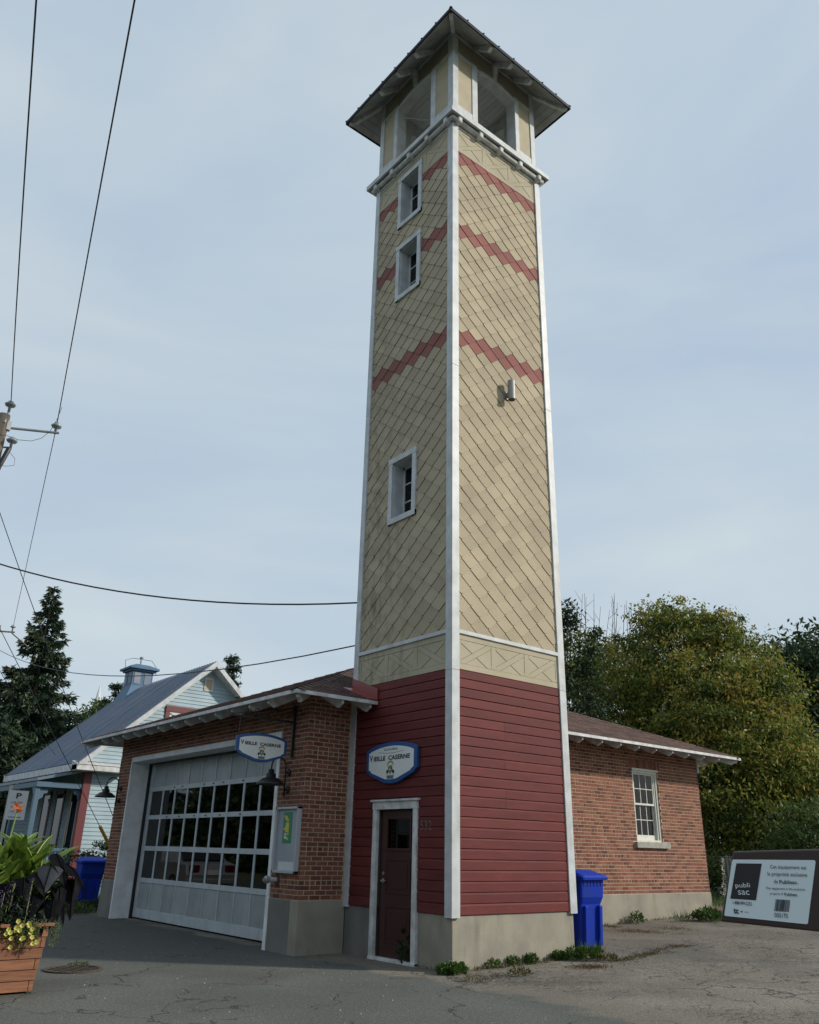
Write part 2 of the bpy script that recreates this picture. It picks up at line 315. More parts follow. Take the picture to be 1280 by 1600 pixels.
def minus(poly, holes):
    pieces = [poly]
    for (a,b,c,d) in holes:
        nxt = []
        for p in pieces:
            if max(q[0] for q in p) <= a or min(q[0] for q in p) >= b or max(q[1] for q in p) <= c or min(q[1] for q in p) >= d: nxt.append(p); continue
            l = clip(p,1,0,a); r = clip(p,-1,0,-b); m = clip(p,-1,0,-a); m = clip(m,1,0,b) if len(m) > 2 else []
            for q in (l,r): 
                if len(q) > 2: nxt.append(q)
            if len(m) > 2:
                for q in (clip(m,0,1,c), clip(m,0,-1,-d)):
                    if len(q) > 2: nxt.append(q)
        pieces = nxt
    return pieces
def gz(x, y=0): return .0285*min(max(x,0),12)
# ------------------------------------------------------------------ ground
def asphalt():
    m = bpy.data.materials.new('asphalt'); m.use_nodes = True; t = m.node_tree; N = t.nodes; K = t.links.new; b = N['Principled BSDF']; b.inputs['Roughness'].default_value = .9; b.inputs['Specular IOR Level'].default_value = .25
    g = N.new('ShaderNodeNewGeometry'); sep = N.new('ShaderNodeSeparateXYZ'); K(g.outputs['Position'], sep.inputs[0])
    def noise(sc, det=4, st=(1,1,1), rough=.5):
        mp = N.new('ShaderNodeMapping'); mp.inputs['Scale'].default_value = st; K(g.outputs['Position'], mp.inputs[0])
        n = N.new('ShaderNodeTexNoise'); n.inputs['Scale'].default_value = sc; n.inputs['Detail'].default_value = det; n.inputs['Roughness'].default_value = rough; K(mp.outputs[0], n.inputs['Vector']); return n.outputs[0]
    def rng(sock, a, b2, c=0., d=1.):
        r = N.new('ShaderNodeMapRange'); r.inputs[1].default_value = a; r.inputs[2].default_value = b2; r.inputs[3].default_value = c; r.inputs[4].default_value = d; K(sock, r.inputs[0]); return r.outputs[0]
    def mixc(f, a, b2):
        x = N.new('ShaderNodeMixRGB'); 
        (K(f, x.inputs[0]) if not isinstance(f,float) else setattr(x.inputs[0],'default_value',f))
        for i,c in ((1,a),(2,b2)):
            if isinstance(c, tuple): x.inputs[i].default_value = (*c,1)
            else: K(c, x.inputs[i])
        return x.outputs[0]
    # newer dark asphalt left of a ragged seam (x ~ -0.7), old worn tan asphalt right of it
    ad = N.new('ShaderNodeMath'); ad.operation = 'ADD'; K(sep.outputs[0], ad.inputs[0]); K(rng(noise(1.2,5), .3,.7,-.28,.28), ad.inputs[1])
    side = rng(ad.outputs[0], -.78, -.60)
    left = mixc(rng(noise(.5,4), .42,.62), (.092,.097,.086), (.118,.120,.108))
    ym = rng(sep.outputs[1], 2.2, 4.2); left = mixc(ym, left, (.080,.083,.077))
    right = mixc(rng(noise(.7,5), .4,.65), (.150,.135,.112), (.210,.190,.158))
    col = mixc(side, left, right)
    col = mixc(rng(noise(.35,5,(1,1.2,1)), .55,.66,0,.65), col, (.080,.078,.070))       # older patches
    ag = noise(75,2); agc = noise(26,3,(1,1,1),.7); col2 = N.new('ShaderNodeVectorMath'); col2.operation = 'SCALE'; K(col, col2.inputs[0]); K(rng(ag,.3,.7,.52,1.48), col2.inputs['Scale']); col = col2.outputs[0]
    col3 = N.new('ShaderNodeVectorMath'); col3.operation = 'SCALE'; K(col, col3.inputs[0]); K(rng(agc,.3,.7,.74,1.28), col3.inputs['Scale']); col = col3.outputs[0]
    sp = noise(45,1); col = mixc(rng(sp,.70,.74,0,.55), col, (.36,.34,.30))
    # cracks: distorted cell borders, thinned by a mask
    vo = N.new('ShaderNodeTexVoronoi'); vo.feature = 'DISTANCE_TO_EDGE'; vo.inputs['Scale'].default_value = .62
    wn = N.new('ShaderNodeTexNoise'); wn.inputs['Scale'].default_value = 2.2; wn.inputs['Detail'].default_value = 6; K(g.outputs['Position'], wn.inputs['Vector'])
    vm = N.new('ShaderNodeVectorMath'); vm.operation = 'SCALE'; K(wn.outputs['Color'], vm.inputs[0]); vm.inputs['Scale'].default_value = .9
    va = N.new('ShaderNodeVectorMath'); va.operation = 'ADD'; K(g.outputs['Position'], va.inputs[0]); K(vm.outputs[0], va.inputs[1]); K(va.outputs[0], vo.inputs['Vector'])
    ck = rng(vo.outputs['Distance'], .004, .012, 1, 0); mk = rng(noise(.8,3), .40,.52)
    mul = N.new('ShaderNodeMath'); mul.operation = 'MULTIPLY'; K(ck, mul.inputs[0]); K(mk, mul.inputs[1])
    vo2 = N.new('ShaderNodeTexVoronoi'); vo2.feature = 'DISTANCE_TO_EDGE'; vo2.inputs['Scale'].default_value = 4.5; K(va.outputs[0], vo2.inputs['Vector'])
    ck2 = rng(vo2.outputs['Distance'], .008, .035, 1, 0); mk2 = rng(noise(.55,4,(1,1,1)), .46,.54)
    mu2 = N.new('ShaderNodeMath'); mu2.operation = 'MULTIPLY'; K(ck2, mu2.inputs[0]); K(mk2, mu2.inputs[1])
    mu3 = N.new('ShaderNodeMath'); mu3.operation = 'MULTIPLY'; K(mu2.outputs[0], mu3.inputs[0]); K(side, mu3.inputs[1])
    mxx = N.new('ShaderNodeMath'); mxx.operation = 'MAXIMUM'; K(mul.outputs[0], mxx.inputs[0]); K(mu3.outputs[0], mxx.inputs[1])
    fm = N.new('ShaderNodeMath'); fm.operation = 'MULTIPLY'; K(mxx.outputs[0], fm.inputs[0]); fm.inputs[1].default_value = .75
    col = mixc(fm.outputs[0], col, (.025,.024,.022)); K(col, b.inputs['Base Color'])
    bp = N.new('ShaderNodeBump'); bp.inputs['Strength'].default_value = .6; bp.inputs['Distance'].default_value = .008
    hh = N.new('ShaderNodeMath'); hh.operation = 'SUBTRACT'; K(ag, hh.inputs[0]); K(mxx.outputs[0], hh.inputs[1]); K(hh.outputs[0], bp.inputs['Height']); K(bp.outputs[0], b.inputs['Normal'])
    return m
m_asph = asphalt()
m_grass = M('lawn', (.055,.085,.022), .95, col2=(.09,.095,.035), nscale=.8, bump=.6, bscale=25)
m_dirt = M('dirt', (.20,.13,.09), .95, col2=(.12,.09,.06), nscale=6, bump=.5, bscale=30)
def sheet(name, xs, ys, dz, mat):
    b = MB(); n = len(xs)
    b.v = [(x,y,gz(x,y)+dz) for y in ys for x in xs]
    b.f = [(j*n+i,j*n+i+1,(j+1)*n+i+1,(j+1)*n+i) for j in range(len(ys)-1) for i in range(n-1)]; b.r = [0]*len(b.f); b.mi = [0]*len(b.f)
    return b.build(name, mat, kind='structure')
sheet('ground', [-900,-300,-60,-12,0,2,4,6,8,10,12,14,40,120,900], [-900,-200,-20,0,20,60,200,900], -.012, m_grass)
sheet('parking_lot', [-60,-20,-9,-4.5]+[i*.75 for i in range(-5,15)]+[10.95], [-70,-25,-9,-5,-3,-1,1,3,5,7,9,11,12.2], 0, m_asph)
sheet('street', [-14,-8.2], [12.2,40,150], -.004, m_asph)
sheet('dirt_strip', [10.95,11.5,12.2], [-2,0,3,6,9,11], -.002, m_dirt)
# ------------------------------------------------------------------ fire tower
W = 2.42; D = 2.43
tower = thing('hose_drying_tower', 'tall tan shingled tower with red clapboard base and open belfry under a dark hipped roof', 'tower')
ZC, ZR, ZS0, ZS1, ZT, ZL = .66, 3.93, 4.52, 14.15, 14.75, 15.0
# concrete foot
b = MB(); zb_ = -.25
b.box((0,-.03,zb_),(W,-.0,ZC), lambda x,y,z:(x,y+.03,z) )
b = MB(); b.add([(0,0,zb_),(W,0,zb_),(W,D+.02,zb_),(W-.25,D+.02,zb_),(W-.25,.25,zb_),(.25,.25,zb_),(.25,.71,zb_),(0,.71,zb_)]+[(0,0,ZC),(W,0,ZC),(W,D+.02,ZC),(W-.25,D+.02,ZC),(W-.25,.25,ZC),(.25,.25,ZC),(.25,.71,ZC),(0,.71,ZC)],[tuple(range(8)),tuple(range(15,7,-1))]+[(i,i+8,(i+1)%8+8,(i+1)%8) for i in range(8)])
b.build('concrete_foot', m_conc, tower, bevel=.012)
MB().box((0,1.74,zb_),(.25,D+.02,ZC)).build('concrete_foot', m_concg, tower, bevel=.012)
# core walls (behind cladding)
WIN = [(1.0,1.555,13.30,14.44),(1.0,1.555,11.48,12.62),(.995,1.55,6.745,7.81)]
b = MB(); DH = (.79,1.66,ZC,2.02)
b.box((.012,.012,ZC),(W-.012,.2,ZL-.1))                       # right face wall
b.box((W-.2,.2,ZC),(W-.012,D-.012,ZL-.1)); b.box((.3,D-.2,ZC),(W-.2,D-.012,ZL-.1))
zz = ZC
for (h0,h1,z0,z1) in sorted([DH]+WIN, key=lambda w: w[2]):
    if z0 > zz: b.box((.012,.2,zz),(.3,D-.012,z0))
    b.box((.012,.2,z0),(.3,h0,z1)); b.box((.012,h1,z0),(.3,D-.012,z1)); zz = z1
b.box((.012,.2,zz),(.3,D-.012,ZL-.1)); b.box((.3,.2,ZL-.2),(W-.2,D-.2,ZL-.1)); b.box((.3,.2,3.9),(W-.2,D-.2,4.0))
b.box((.3,.2,.02),(W-.2,D-.2,.05))
b.build('core_wall', m_back, tower)
# red clapboards, each its own board
BP = .1365
def clap(face, h0, h1, z0, z1, zbase):
    T = TR if face == 'R' else TL; j = random.uniform(-.0012,.0012)
    prof = [(-.012,z0+.0015),(.020+j,z0+.0015),(.024+j,z0+.005),(.024+j,min(zbase+BP-.026,z1-.012)),(.009+j,z1-.003),(-.012,z1-.003)]; n = len(prof)
    V = [T(h0,d,z) for d,z in prof]+[T(h1,d,z) for d,z in prof]
    return MB().add(V,[tuple(range(n)),tuple(range(2*n-1,n-1,-1))]+[(i,i+n,(i+1)%n+n,(i+1)%n) for i in range(n)])
nb = int((ZR-ZC)/BP)+1
for i in range(nb):
    z0 = ZC+i*BP; z1 = min(z0+BP, ZR-.002)
    if z1-z0 < .04: continue
    segs = [(.10,1.035),(1.038,W-.10)] if i in (10,11,14,17,18,22) else [(.10,W-.10)]
    for (a,c) in segs: clap('R',a,c,z0,z1,z0).build('siding_board', m_red, tower)
    if z0 < 2.03:
        segs = [(.10,.705),(1.755,D-.10)]
    else: segs = [(.10,D-.10)]
    for (a,c) in segs: clap('L',a,c,z0,z1,z0).build('siding_board', m_red, tower)
# diamond shingles
rec = []
for face,(px,ph,zph,hmin,hmax) in {'R':(.374,.177,9.585,.105,W-.105), 'L':(.384,.295,9.637,.105,D-.105)}.items():
    pz = .30
    for row in range(-40,34):
        zc = zph+row*pz/2+pz/2
        if zc-pz/2 > ZS1 or zc+pz/2 < ZS0: continue
        for k in range(-2,8):
            hc = ph+k*px+(px/2 if row%2 else 0)
            a = px/2-.0036; h = pz/2-.0032; bl = .020
            poly = [(hc-bl,zc-h+.012),(hc+bl,zc-h+.012),(hc+a,zc-.003),(hc+a,zc+.003),(hc+.004,zc+h),(hc-.004,zc+h),(hc-a,zc+.003),(hc-a,zc-.003)]
            poly = rectclip(poly,hmin,hmax,ZS0,ZS1)
            if len(poly) < 3: continue
            red = any(row in (r0,r0+1) for r0 in (0,16,28)) or row >= 30
            rec.append((face,hc,zc,poly,red))
CX = {'R':TR,'L':TL}
rec.sort(key=lambda q: (Vector(CX[q[0]](q[1],0,q[2]))-CAM).length)
stuff = MB(); nails = MB(); ns_ = 0
tz = {}
for (face,hc,zc,poly,red) in rec:
    T = CX[face]; holes = [(w[0]-.09,w[1]+.09,w[2]-.09,w[3]+.09) for w in WIN] if face == 'L' else []
    if face == 'R': holes = []
    pcs = minus(poly, holes)
    if not pcs: continue
    tilt = random.uniform(-.0015,.0015); tw = random.uniform(-.010,.010)
    def dd(h,z,zc=zc,hc=hc,tilt=tilt,tw=tw): return .015+tilt-.055*(z-zc)+tw*(h-hc)
    back = -.004
    r = random.random()
    full = len(pcs) == 1 and ns_ < 300
    tgt = MB() if full else stuff
    for p in pcs:
        n0 = len(tgt.mi); tgt.prism(p, back, dd, T, r=(0 if full else r), mi=(1 if red and not full else 0))
        for q in range(n0+2, len(tgt.mi)): tgt.mi[q] = 1 if full else 2
    if full: tgt.build('shingle', [m_pink if red else m_tan, m_edge], tower); ns_ += 1
    for dx in (-.012,):
        hn, zn = hc+dx, zc+.075
        if .12 < hn < W-.12 and ZS0+.03 < zn < ZS1-.03 and not any(a-.02 < hn < b2+.02 and c-.02 < zn < d+.02 for a,b2,c,d in holes):
            q = .004; dn = dd(hn,zn)+.0012
            nails.prism([(hn-q,zn-q),(hn+q,zn-q),(hn+q,zn+q),(hn-q,zn+q)], dn-.004, dn+.0008, T)
stuff.build('upper_shingles', [m_tan,m_pink,m_edge], tower, kind='stuff')
nails.build('shingle_nails', M('nail_dark',(.08,.06,.045),.7), tower, kind='stuff')
# friezes with applied strips and crosses
def frieze(T, wid, z0, z1, holes=()):
    g = .0045; n = 3; w = (wid-.21)/n; zt = z1-.085; zb = z0+.085; lo_,hi = .105,wid-.105
    def pc(poly, d=.016, nm='frieze_board'):
        poly = rectclip(poly,lo_,hi,z0+.001,z1-.001)
        if len(poly) < 3: return
        for p in minus(poly, holes):
            if len(p) > 2 and max(q[0] for q in p)-min(q[0] for q in p) > .01: MB().prism(p,-.005,d,T).build(nm, m_cream, tower)
    pc([(lo_,zt),(hi,zt),(hi,z1),(lo_,z1)],.018,'frieze_rail'); pc([(lo_,z0),(hi,z0),(hi,zb),(lo_,zb)],.018,'frieze_rail')
    for k in range(n+1):
        x = lo_+k*w; hwid = .05; pc([(x-hwid,zb+g),(x+hwid,zb+g),(x+hwid,zt-g),(x-hwid,zt-g)],.017,'frieze_stile')
    for k in range(n):
        a = lo_+k*w+.05+g; c = lo_+(k+1)*w-.05-g; za = zb+g; zz_ = zt-g; L_ = math.hypot(c-a,zz_-za); q = .04
        nA = (-(zz_-za)/L_,(c-a)/L_); cA = nA[0]*a+nA[1]*za; nB = ((zz_-za)/L_,(c-a)/L_); cB = nB[0]*a+nB[1]*zz_
        cell = [(a,za),(c,za),(c,zz_),(a,zz_)]
        def cut(*hs):
            p = cell
            for (nn,cc,sg) in hs:
                p = clip(p, nn[0]*sg, nn[1]*sg, cc*sg) if len(p) > 2 else []
            return p
        pc(cut((nA,cA+q,1),(nA,cA-q,-1)),.014,'frieze_brace')
        for sg in (1,-1): pc(cut((nB,cB+q,1),(nB,cB-q,-1),(nA,cA-sg*(q+g),sg)),.018,'frieze_brace')
        for sa in (1,-1):
            for sb in (1,-1): pc(cut((nA,cA-sa*(q+g),sa),(nB,cB-sb*(q+g),sb)),.012)
frieze(TR,W,ZR,ZS0-.06); frieze(TL,D,ZR,ZS0-.06)
frieze(TR,W,ZS1,ZT); frieze(TL,D,ZS1,ZT,[(WIN[0][0]-.09,WIN[0][1]+.09,WIN[0][2]-.09,WIN[0][3]+.09)])
for T,wid in ((TR,W),(TL,D)):
    MB().box((.1,-.01,ZS0-.06),(wid-.1,.045,ZS0),T).build('frieze_molding', m_white, tower, bevel=.006)
# corner boards
def cboard(T,h0,h1,z0,z1,d=.045): MB().box((h0,-.02,z0),(h1,d,z1),T).build('corner_board', m_white, tower, bevel=.004)
for z0,z1 in ((ZC-.03,ZR-.03),(ZR-.027,9.15),(9.153,ZT+.08)):
    cboard(TR,-.047,.105,z0,z1); cboard(TR,W-.105,W+.047,z0,z1)
for z0,z1 in ((ZC-.03,ZR-.03),(ZR-.027,9.15),(9.153,ZT+.08)):
    cboard(TL,.001,.105,z0,z1,.047-.001); cboard(TL,D-.105,D+.02,z0,z1)
# tower windows
for wi,(h0,h1,z0,z1) in enumerate(WIN):
    b = MB(); t = .10
    for q in (((h0-t,-.01,z0-t),(h0,.05,z1+t)),((h1,-.01,z0-t),(h1+t,.05,z1+t)),((h0-t-.012,-.01,z1),(h1+t+.012,.056,z1+t+.01)),((h0-t,-.01,z0-t),(h1+t,.056,z0))): b.box(*q,TL)
    wn = b.build('window', m_white, tower, bevel=.004)
    b = MB(); e = .012
    for q in (((h0,-.3,z0),(h0+e,.0,z1)),((h1-e,-.3,z0),(h1,.0,z1)),((h0,-.3,z1-e),(h1,.0,z1)),((h0,-.3,z0),(h1,.0,z0+e))): b.box(*q,TL)
    b.build('window_reveal', m_white, wn)
    b = MB(); s = .045; dd0,dd1 = -.235,-.20
    a0,a1,c0,c1 = h0+.012,h1-.012,z0+.012,z1-.012
    for q in (((a0,dd0,c0),(a0+s,dd1,c1)),((a1-s,dd0,c0),(a1,dd1,c1)),((a0,dd0,c0),(a1,dd1,c0+s)),((a0,dd0,c1-s),(a1,dd1,c1))): b.box(*q,TL)
    for k in (1,2): zc = c0+(c1-c0)*k/3; b.box((a0,dd0+.004,zc-.012),(a1,dd1-.004,zc+.012),TL)
    hm = (a0+a1)/2; b.box((hm-.012,dd0+.006,c0),(hm+.012,dd1-.006,c1),TL)
    b.build('sash', m_white, wn)
    for k in range(3):
        zc0 = c0+(c1-c0)*k/3; zc1 = c0+(c1-c0)*(k+1)/3
        for (p0,p1) in ((a0+s,hm-.012),(hm+.012,a1-s)):
            MB().box((p0,-.222,zc0+.012),(p1,-.218,zc1-.012),TL).build('pane', m_glassd, wn)
# cornice (gutter roll and brackets)
def ring(o0, o1, z0, z1, mat, name, bevel=.004):
    """square ring between tower offset o0 (inner) and o1 (outer)"""
    b = MB()
    b.box((-o1,-o1,z0),(W+o1,-o0,z1)); b.box((-o1,D+o0,z0),(W+o1,D+o1,z1)); b.box((-o1,-o0,z0),(-o0,D+o0,z1)); b.box((W+o0,-o0,z0),(W+o1,D+o0,z1))
    return b.build(name, mat, tower, bevel=bevel)
ring(-.03,.035,ZT-.02,ZT+.13,m_white2,'bed_molding')
ring(-.25,.19,14.91,14.985,m_white,'cornice_ledge')
ring(.155,.20,14.87,14.985,m_white,'cornice_fascia')
for a,c in (((-.1,-.085),(W+.1,-.085)),((-.085,-.1),(-.085,D+.1)),((W+.085,-.1),(W+.085,D+.1)),((-.1,D+.085),(W+.1,D+.085))):
    MB().tube([(a[0],a[1],14.83),(c[0],c[1],14.83)],.050,12).build('gutter_roll', m_white2, tower, smooth=True)
for T,wid in ((TR,W),(TL,D)):
    for k in range(5):
        h = .06+(wid-.12)*k/4
        MB().prism([(h-.055,14.745),(h+.055,14.745),(h+.055,14.915),(h-.055,14.915)],.03,lambda hh,z:.165 if z<14.85 else .18,T).build('cornice_bracket', m_white2, tower, bevel=.03)
# belfry
BZ0, BZ1, PW = 14.985, 17.47, .68
b = MB(); th = .22
def pier(x0,x1,y0,y1): b.box((x0,y0,BZ0),(x1,y1,BZ1-.5))
for sx in (0,1):
    for sy in (0,1):
        xa,xb = (.02,PW) if not sx else (W-PW+.08,W-.02); ya,yb_ = (.02,PW) if not sy else (D-PW+.08,D-.02)
        xw = (.02,.02+th) if not sx else (W-.02-th,W-.02); yw = (.02,.02+th) if not sy else (D-.02-th,D-.02)
        b = MB(); b.box((xa,yw[0],BZ0),(xb,yw[1],16.82)); b.box((xw[0],ya,BZ0),(xw[1],yb_,16.82)); b.build('belfry_pier', m_soffit, tower)
# arched lintels: polygon with arched underside
def arch_poly(h0,h1,zs,rise,ztop,n=10):
    P = [(h0,ztop),(h0,zs)]+[(h0+(h1-h0)*k/n, zs+rise*math.sin(math.pi*k/n)**.8) for k in range(1,n)]+[(h1,zs),(h1,ztop)]
    return P
for T,wid in ((TR,W),(TL,D),(lambda h,d,z:(h,D+d,z),W),(lambda h,d,z:(W+d,h,z),D)):
    o0,o1 = PW,wid-PW+.08
    m = MB(); n = 12
    for k in range(n):
        ha = o0+(o1-o0)*k/n; hb = o0+(o1-o0)*(k+1)/n; za = 16.80+.11*4*(k/n)*(1-k/n); zb = 16.80+.11*4*((k+1)/n)*(1-(k+1)/n)
        m.prism([(ha,za),(hb,zb),(hb,BZ1),(ha,BZ1)],-.24,-.02,T)
    m.box((.02,-.24,16.82),(o0,-.02,BZ1),T); m.box((o1,-.24,16.82),(wid-.02,-.02,BZ1),T)
    m.build('arched_lintel', m_soffit, tower)
    m = MB()
    for k in range(n):
        ha = o0+(o1-o0)*k/n; hb = o0+(o1-o0)*(k+1)/n; za = 16.85+.10*4*(k/n)*(1-k/n); zb = 16.85+.10*4*((k+1)/n)*(1-(k+1)/n)
        m.prism([(ha,za),(hb,zb),(hb,BZ1-.02),(ha,BZ1-.02)],-.02,-.004,T)
    m.box((.1,-.02,16.94),(o0,-.004,BZ1-.02),T); m.box((o1,-.02,16.94),(wid-.1,-.004,BZ1-.02),T)
    m.build('lintel_panel', m_pdark, tower)
    m = MB()   # white arch trim
    for k in range(n):
        ha = o0+(o1-o0)*k/n; hb = o0+(o1-o0)*(k+1)/n; za = 16.80+.11*4*(k/n)*(1-k/n); zb = 16.80+.11*4*((k+1)/n)*(1-(k+1)/n)
        m.prism([(ha,za),(hb,zb),(hb,zb+.06),(ha,za+.06)],-.02,.012,T)
    m.build('arch_trim', m_white, tower)
    for (a0,a1) in ((.135,.535),(wid-.485,wid-.12)):
        MB().box((a0,-.02,15.42),(a1,-.006,16.83),T).build('belfry_panel', m_panel, tower)
    for (a0,a1,z0,z1,d) in ((-.012,.135,BZ0,BZ1,.015),(wid-.12,wid+.012,BZ0,BZ1,.015),(.535,.685,BZ0,16.93,.012),(wid-.60,wid-.485,BZ0,16.93,.012),
                       (.135,.535,BZ0,15.42,.008),(wid-.485,wid-.12,BZ0,15.42,.008),(.135,.535,16.83,16.93,.008),(wid-.485,wid-.12,16.83,16.93,.008)):
        MB().box((a0,-.02,z0),(a1,d,z1),T).build('belfry_trim', m_white, tower, bevel=.004)
    MB().box((PW,-.24,BZ0),(wid-PW+.08,.012,15.30),T).build('belfry_sill', m_white, tower)
    hm = wid/2
    MB().prism([(hm-.05,16.95),(hm+.05,16.95),(hm+.075,17.34),(hm-.075,17.34)],-.01,lambda h,z:.03+(z-16.95)*.12,T).build('key_bracket', m_white2, tower, bevel=.008)
    MB().box((.0,-.02,BZ1-.10),(wid,.028,BZ1+.02),T).build('eave_rail', m_soffit, tower)
# belfry ceiling boards and inner back of far walls
m_ceil = M('ceiling_boards', (.52,.53,.52), .6, rnd=.10)
for k in range(17):
    x0 = .2+k*.12
    if x0+.115 > W-.15: break
    for (ya,yb_) in ((.2,1.05),(1.056,D-.2)): MB().box((x0,ya,17.22),(x0+.114,yb_,17.24)).build('ceiling_board', m_ceil, tower)
MB().box((.15,.15,17.245),(W-.15,D-.15,17.30)).build('ceiling_deck', m_back, tower)
MB().box((.2,.2,BZ0-.08),(W-.2,D-.2,BZ0-.05)).build('belfry_floor', m_soffit, tower)
MB().tube([(.16,1.80,16.62),(.62,1.30,16.45),(1.2,.9,16.30)],.018,8).build('hoist_bar', m_steel, tower)
# belfry roof
EO, EZ, SL = .58, 16.93, .92
cx,cy = W/2,D/2; apex = EZ+.10+(W/2+EO)*SL
E = [(-EO,-EO),(W+EO,-EO),(W+EO,D+EO),(-EO,D+EO)]
b = MB(); 
for i in range(4):
    a = E[i]; c = E[(i+1)%4]; b.add([(a[0],a[1],EZ+.07),(c[0],c[1],EZ+.07),(cx,cy,apex),(a[0],a[1],EZ+.035),(c[0],c[1],EZ+.035),(cx,cy,apex-.05)],[(0,1,2),(3,5,4),(0,3,4,1)])
b.build('hip_roof', m_navy, tower)
b = MB()                                                             # drip edge
o1 = EO+.025
b.box((-o1,-o1,EZ-.012),(W+o1,-EO+.0,EZ+.075)); b.box((-o1,D+EO,EZ-.012),(W+o1,D+o1,EZ+.075)); b.box((-o1,-EO,EZ-.012),(-EO,D+EO,EZ+.075)); b.box((W+EO,-EO,EZ-.012),(W+o1,D+EO,EZ+.075))
b.build('drip_edge', m_navy, tower)
for i in range(4):                                                   # standing seams + hip caps
    a = Vector((*E[i],EZ+.07)); c = Vector((*E[(i+1)%4],EZ+.07)); ap = Vector((cx,cy,apex))
    ns2 = 7
    for k in range(1,ns2+1):
        t = k/(ns2+1); p = a.lerp(c,t); dir_ = ((a+c)/2-ap); L_ = (1-abs(2*t-1)); q = p-dir_*L_*.98
        out_ = dir_.normalized()*.035; nn = Vector((0,0,.05))
        MB().tube([p+out_+nn,q+nn],.018,4).build('roof_seam', m_navy, tower)
    MB().tube([a+(a-ap).normalized()*.03+Vector((0,0,.0)),ap+Vector((0,0,.02))],.038,6).build('hip_cap', m_navy, tower)
b = MB()                                                             # sloped soffit boards in 4 faces
inn = [(0,0),(W,0),(W,D),(0,D)]
for i in range(4):
    a,c = E[i],E[(i+1)%4]; p,q = inn[i],inn[(i+1)%4]; nstrip = 5
    for k in range(nstrip):
        t0,t1 = k/nstrip+.006,(k+1)/nstrip-.006
        f = lambda A,B,t:(A[0]+(B[0]-A[0])*t, A[1]+(B[1]-A[1])*t)
        zf = lambda t: EZ+.03+EO*SL*t
        pts = [(*f(a,p,t0),zf(t0)),(*f(c,q,t0),zf(t0)),(*f(c,q,t1),zf(t1)),(*f(a,p,t1),zf(t1))]
        pts2 = [(x,y,z-.012) for x,y,z in pts]
        MB().add(pts+pts2,[(0,1,2,3),(7,6,5,4),(0,4,5,1),(1,5,6,2),(2,6,7,3),(3,7,4,0)]).build('soffit_board', m_soffit, tower)
def rafter(p0, p1, w, h, name='rafter_tail', par=tower, mat=m_white2, tail=.10):
    """sloping timber from wall p0 down to the eave p1, tail cut back at its lower end"""
    p0 = Vector(p0); p1 = Vector(p1); d = (p1-p0); dh = Vector((d.x,d.y,0)).normalized(); s = Vector((-dh.y,dh.x,0))*w/2; up = Vector((0,0,1))
    prof = [p0, p1, p1-up*h*.55, p1-dh*tail-up*h*.95+ (p0-p1).normalized()*0, p0-up*h]
    V = [q+s for q in prof]+[q-s for q in prof]; n = 5
    return MB().add(V,[tuple(range(n)),tuple(range(2*n-1,n-1,-1))]+[(i,i+n,(i+1)%n+n,(i+1)%n) for i in range(n)]).build(name, mat, par, bevel=.004)
for k in (1,2,3):
    for (wx,dx,dy) in ((W*k/4,0,-1),(W*k/4,0,1)):
        y0 = 0 if dy < 0 else D; rafter((wx,y0,EZ+.015+EO*SL),(wx,y0+dy*(EO-.03),EZ+.045),.075,.11)
    for (yy,dx) in ((D*k/4,-1),(D*k/4,1)):
        x0 = 0 if dx < 0 else W; rafter((x0,yy,EZ+.015+EO*SL),(x0+dx*(EO-.03),yy,EZ+.045),.075,.11)
for i in range(4): rafter((*inn[i],EZ+.015+EO*SL),(inn[i][0]+(E[i][0]-inn[i][0])*.95,inn[i][1]+(E[i][1]-inn[i][1])*.95,EZ+.05),.08,.11)
# door in tower
b = MB()
for q in (((.70,-.01,0.0),(.795,.05,2.0)),((1.655,-.01,0.0),(1.75,.05,2.0)),((.69,-.01,2.0),(1.76,.055,2.11)),((.66,-.01,2.11),(1.79,.085,2.14))): b.box(*q,TL)
fr = b.build('door_frame', m_white2, tower, bevel=.004)
MB().box((.70,-.06,-.03),(1.75,.065,.035),TL).build('door_sill', m_white2, tower, bevel=.006)
dr = MB(); dr.box((.80,-.09,.04),(1.65,-.045,1.44),TL); dr.box((.80,-.09,1.89),(1.65,-.045,1.995),TL); dr.box((.80,-.09,1.44),(.93,-.045,1.89),TL); dr.box((1.50,-.09,1.44),(1.65,-.045,1.89),TL)
door = dr.build('entrance_door', m_door, tower, bevel=.003)
for (z0,z1) in ((.86,1.32),(.22,.70)):
    b = MB()
    for q in (((.93,-.045,z0),(.95,-.036,z1)),((1.48,-.045,z0),(1.50,-.036,z1)),((.95,-.045,z0),(1.48,-.036,z0+.02)),((.95,-.045,z1-.02),(1.48,-.036,z1))): b.box(*q,TL)
    b.box((1.0,-.045,z0+.06),(1.43,-.039,z1-.06),TL); b.build('door_panel', m_door, door, bevel=.003)
b = MB()
for q in (((.92,-.05,1.43),(.955,-.03,1.90)),((1.475,-.05,1.43),(1.51,-.03,1.90)),((.955,-.05,1.43),(1.475,-.03,1.465)),((.955,-.05,1.865),(1.475,-.03,1.90))): b.box(*q,TL)
b.build('door_window_frame', m_door, door, bevel=.003)
MB().box((.955,-.07,1.465),(1.475,-.064,1.865),TL).build('door_glass', m_glassd, door)
b = MB().lathe([(.032,0),(.032,.012),(.014,.014),(.014,.05)],TL(1.56,-.045,1.02),12,(-1,0,0)); b.tube([TL(1.56,.003,1.02),TL(1.45,.006,1.02)],.010,8); b.lathe([(.022,0),(.022,.01)],TL(1.56,-.045,1.12),12,(-1,0,0))
b.build('door_handle', m_steel, door)
MB().box((.3,.72,.0),(.32,1.72,2.1)).build('dark_hall', m_dark, tower)
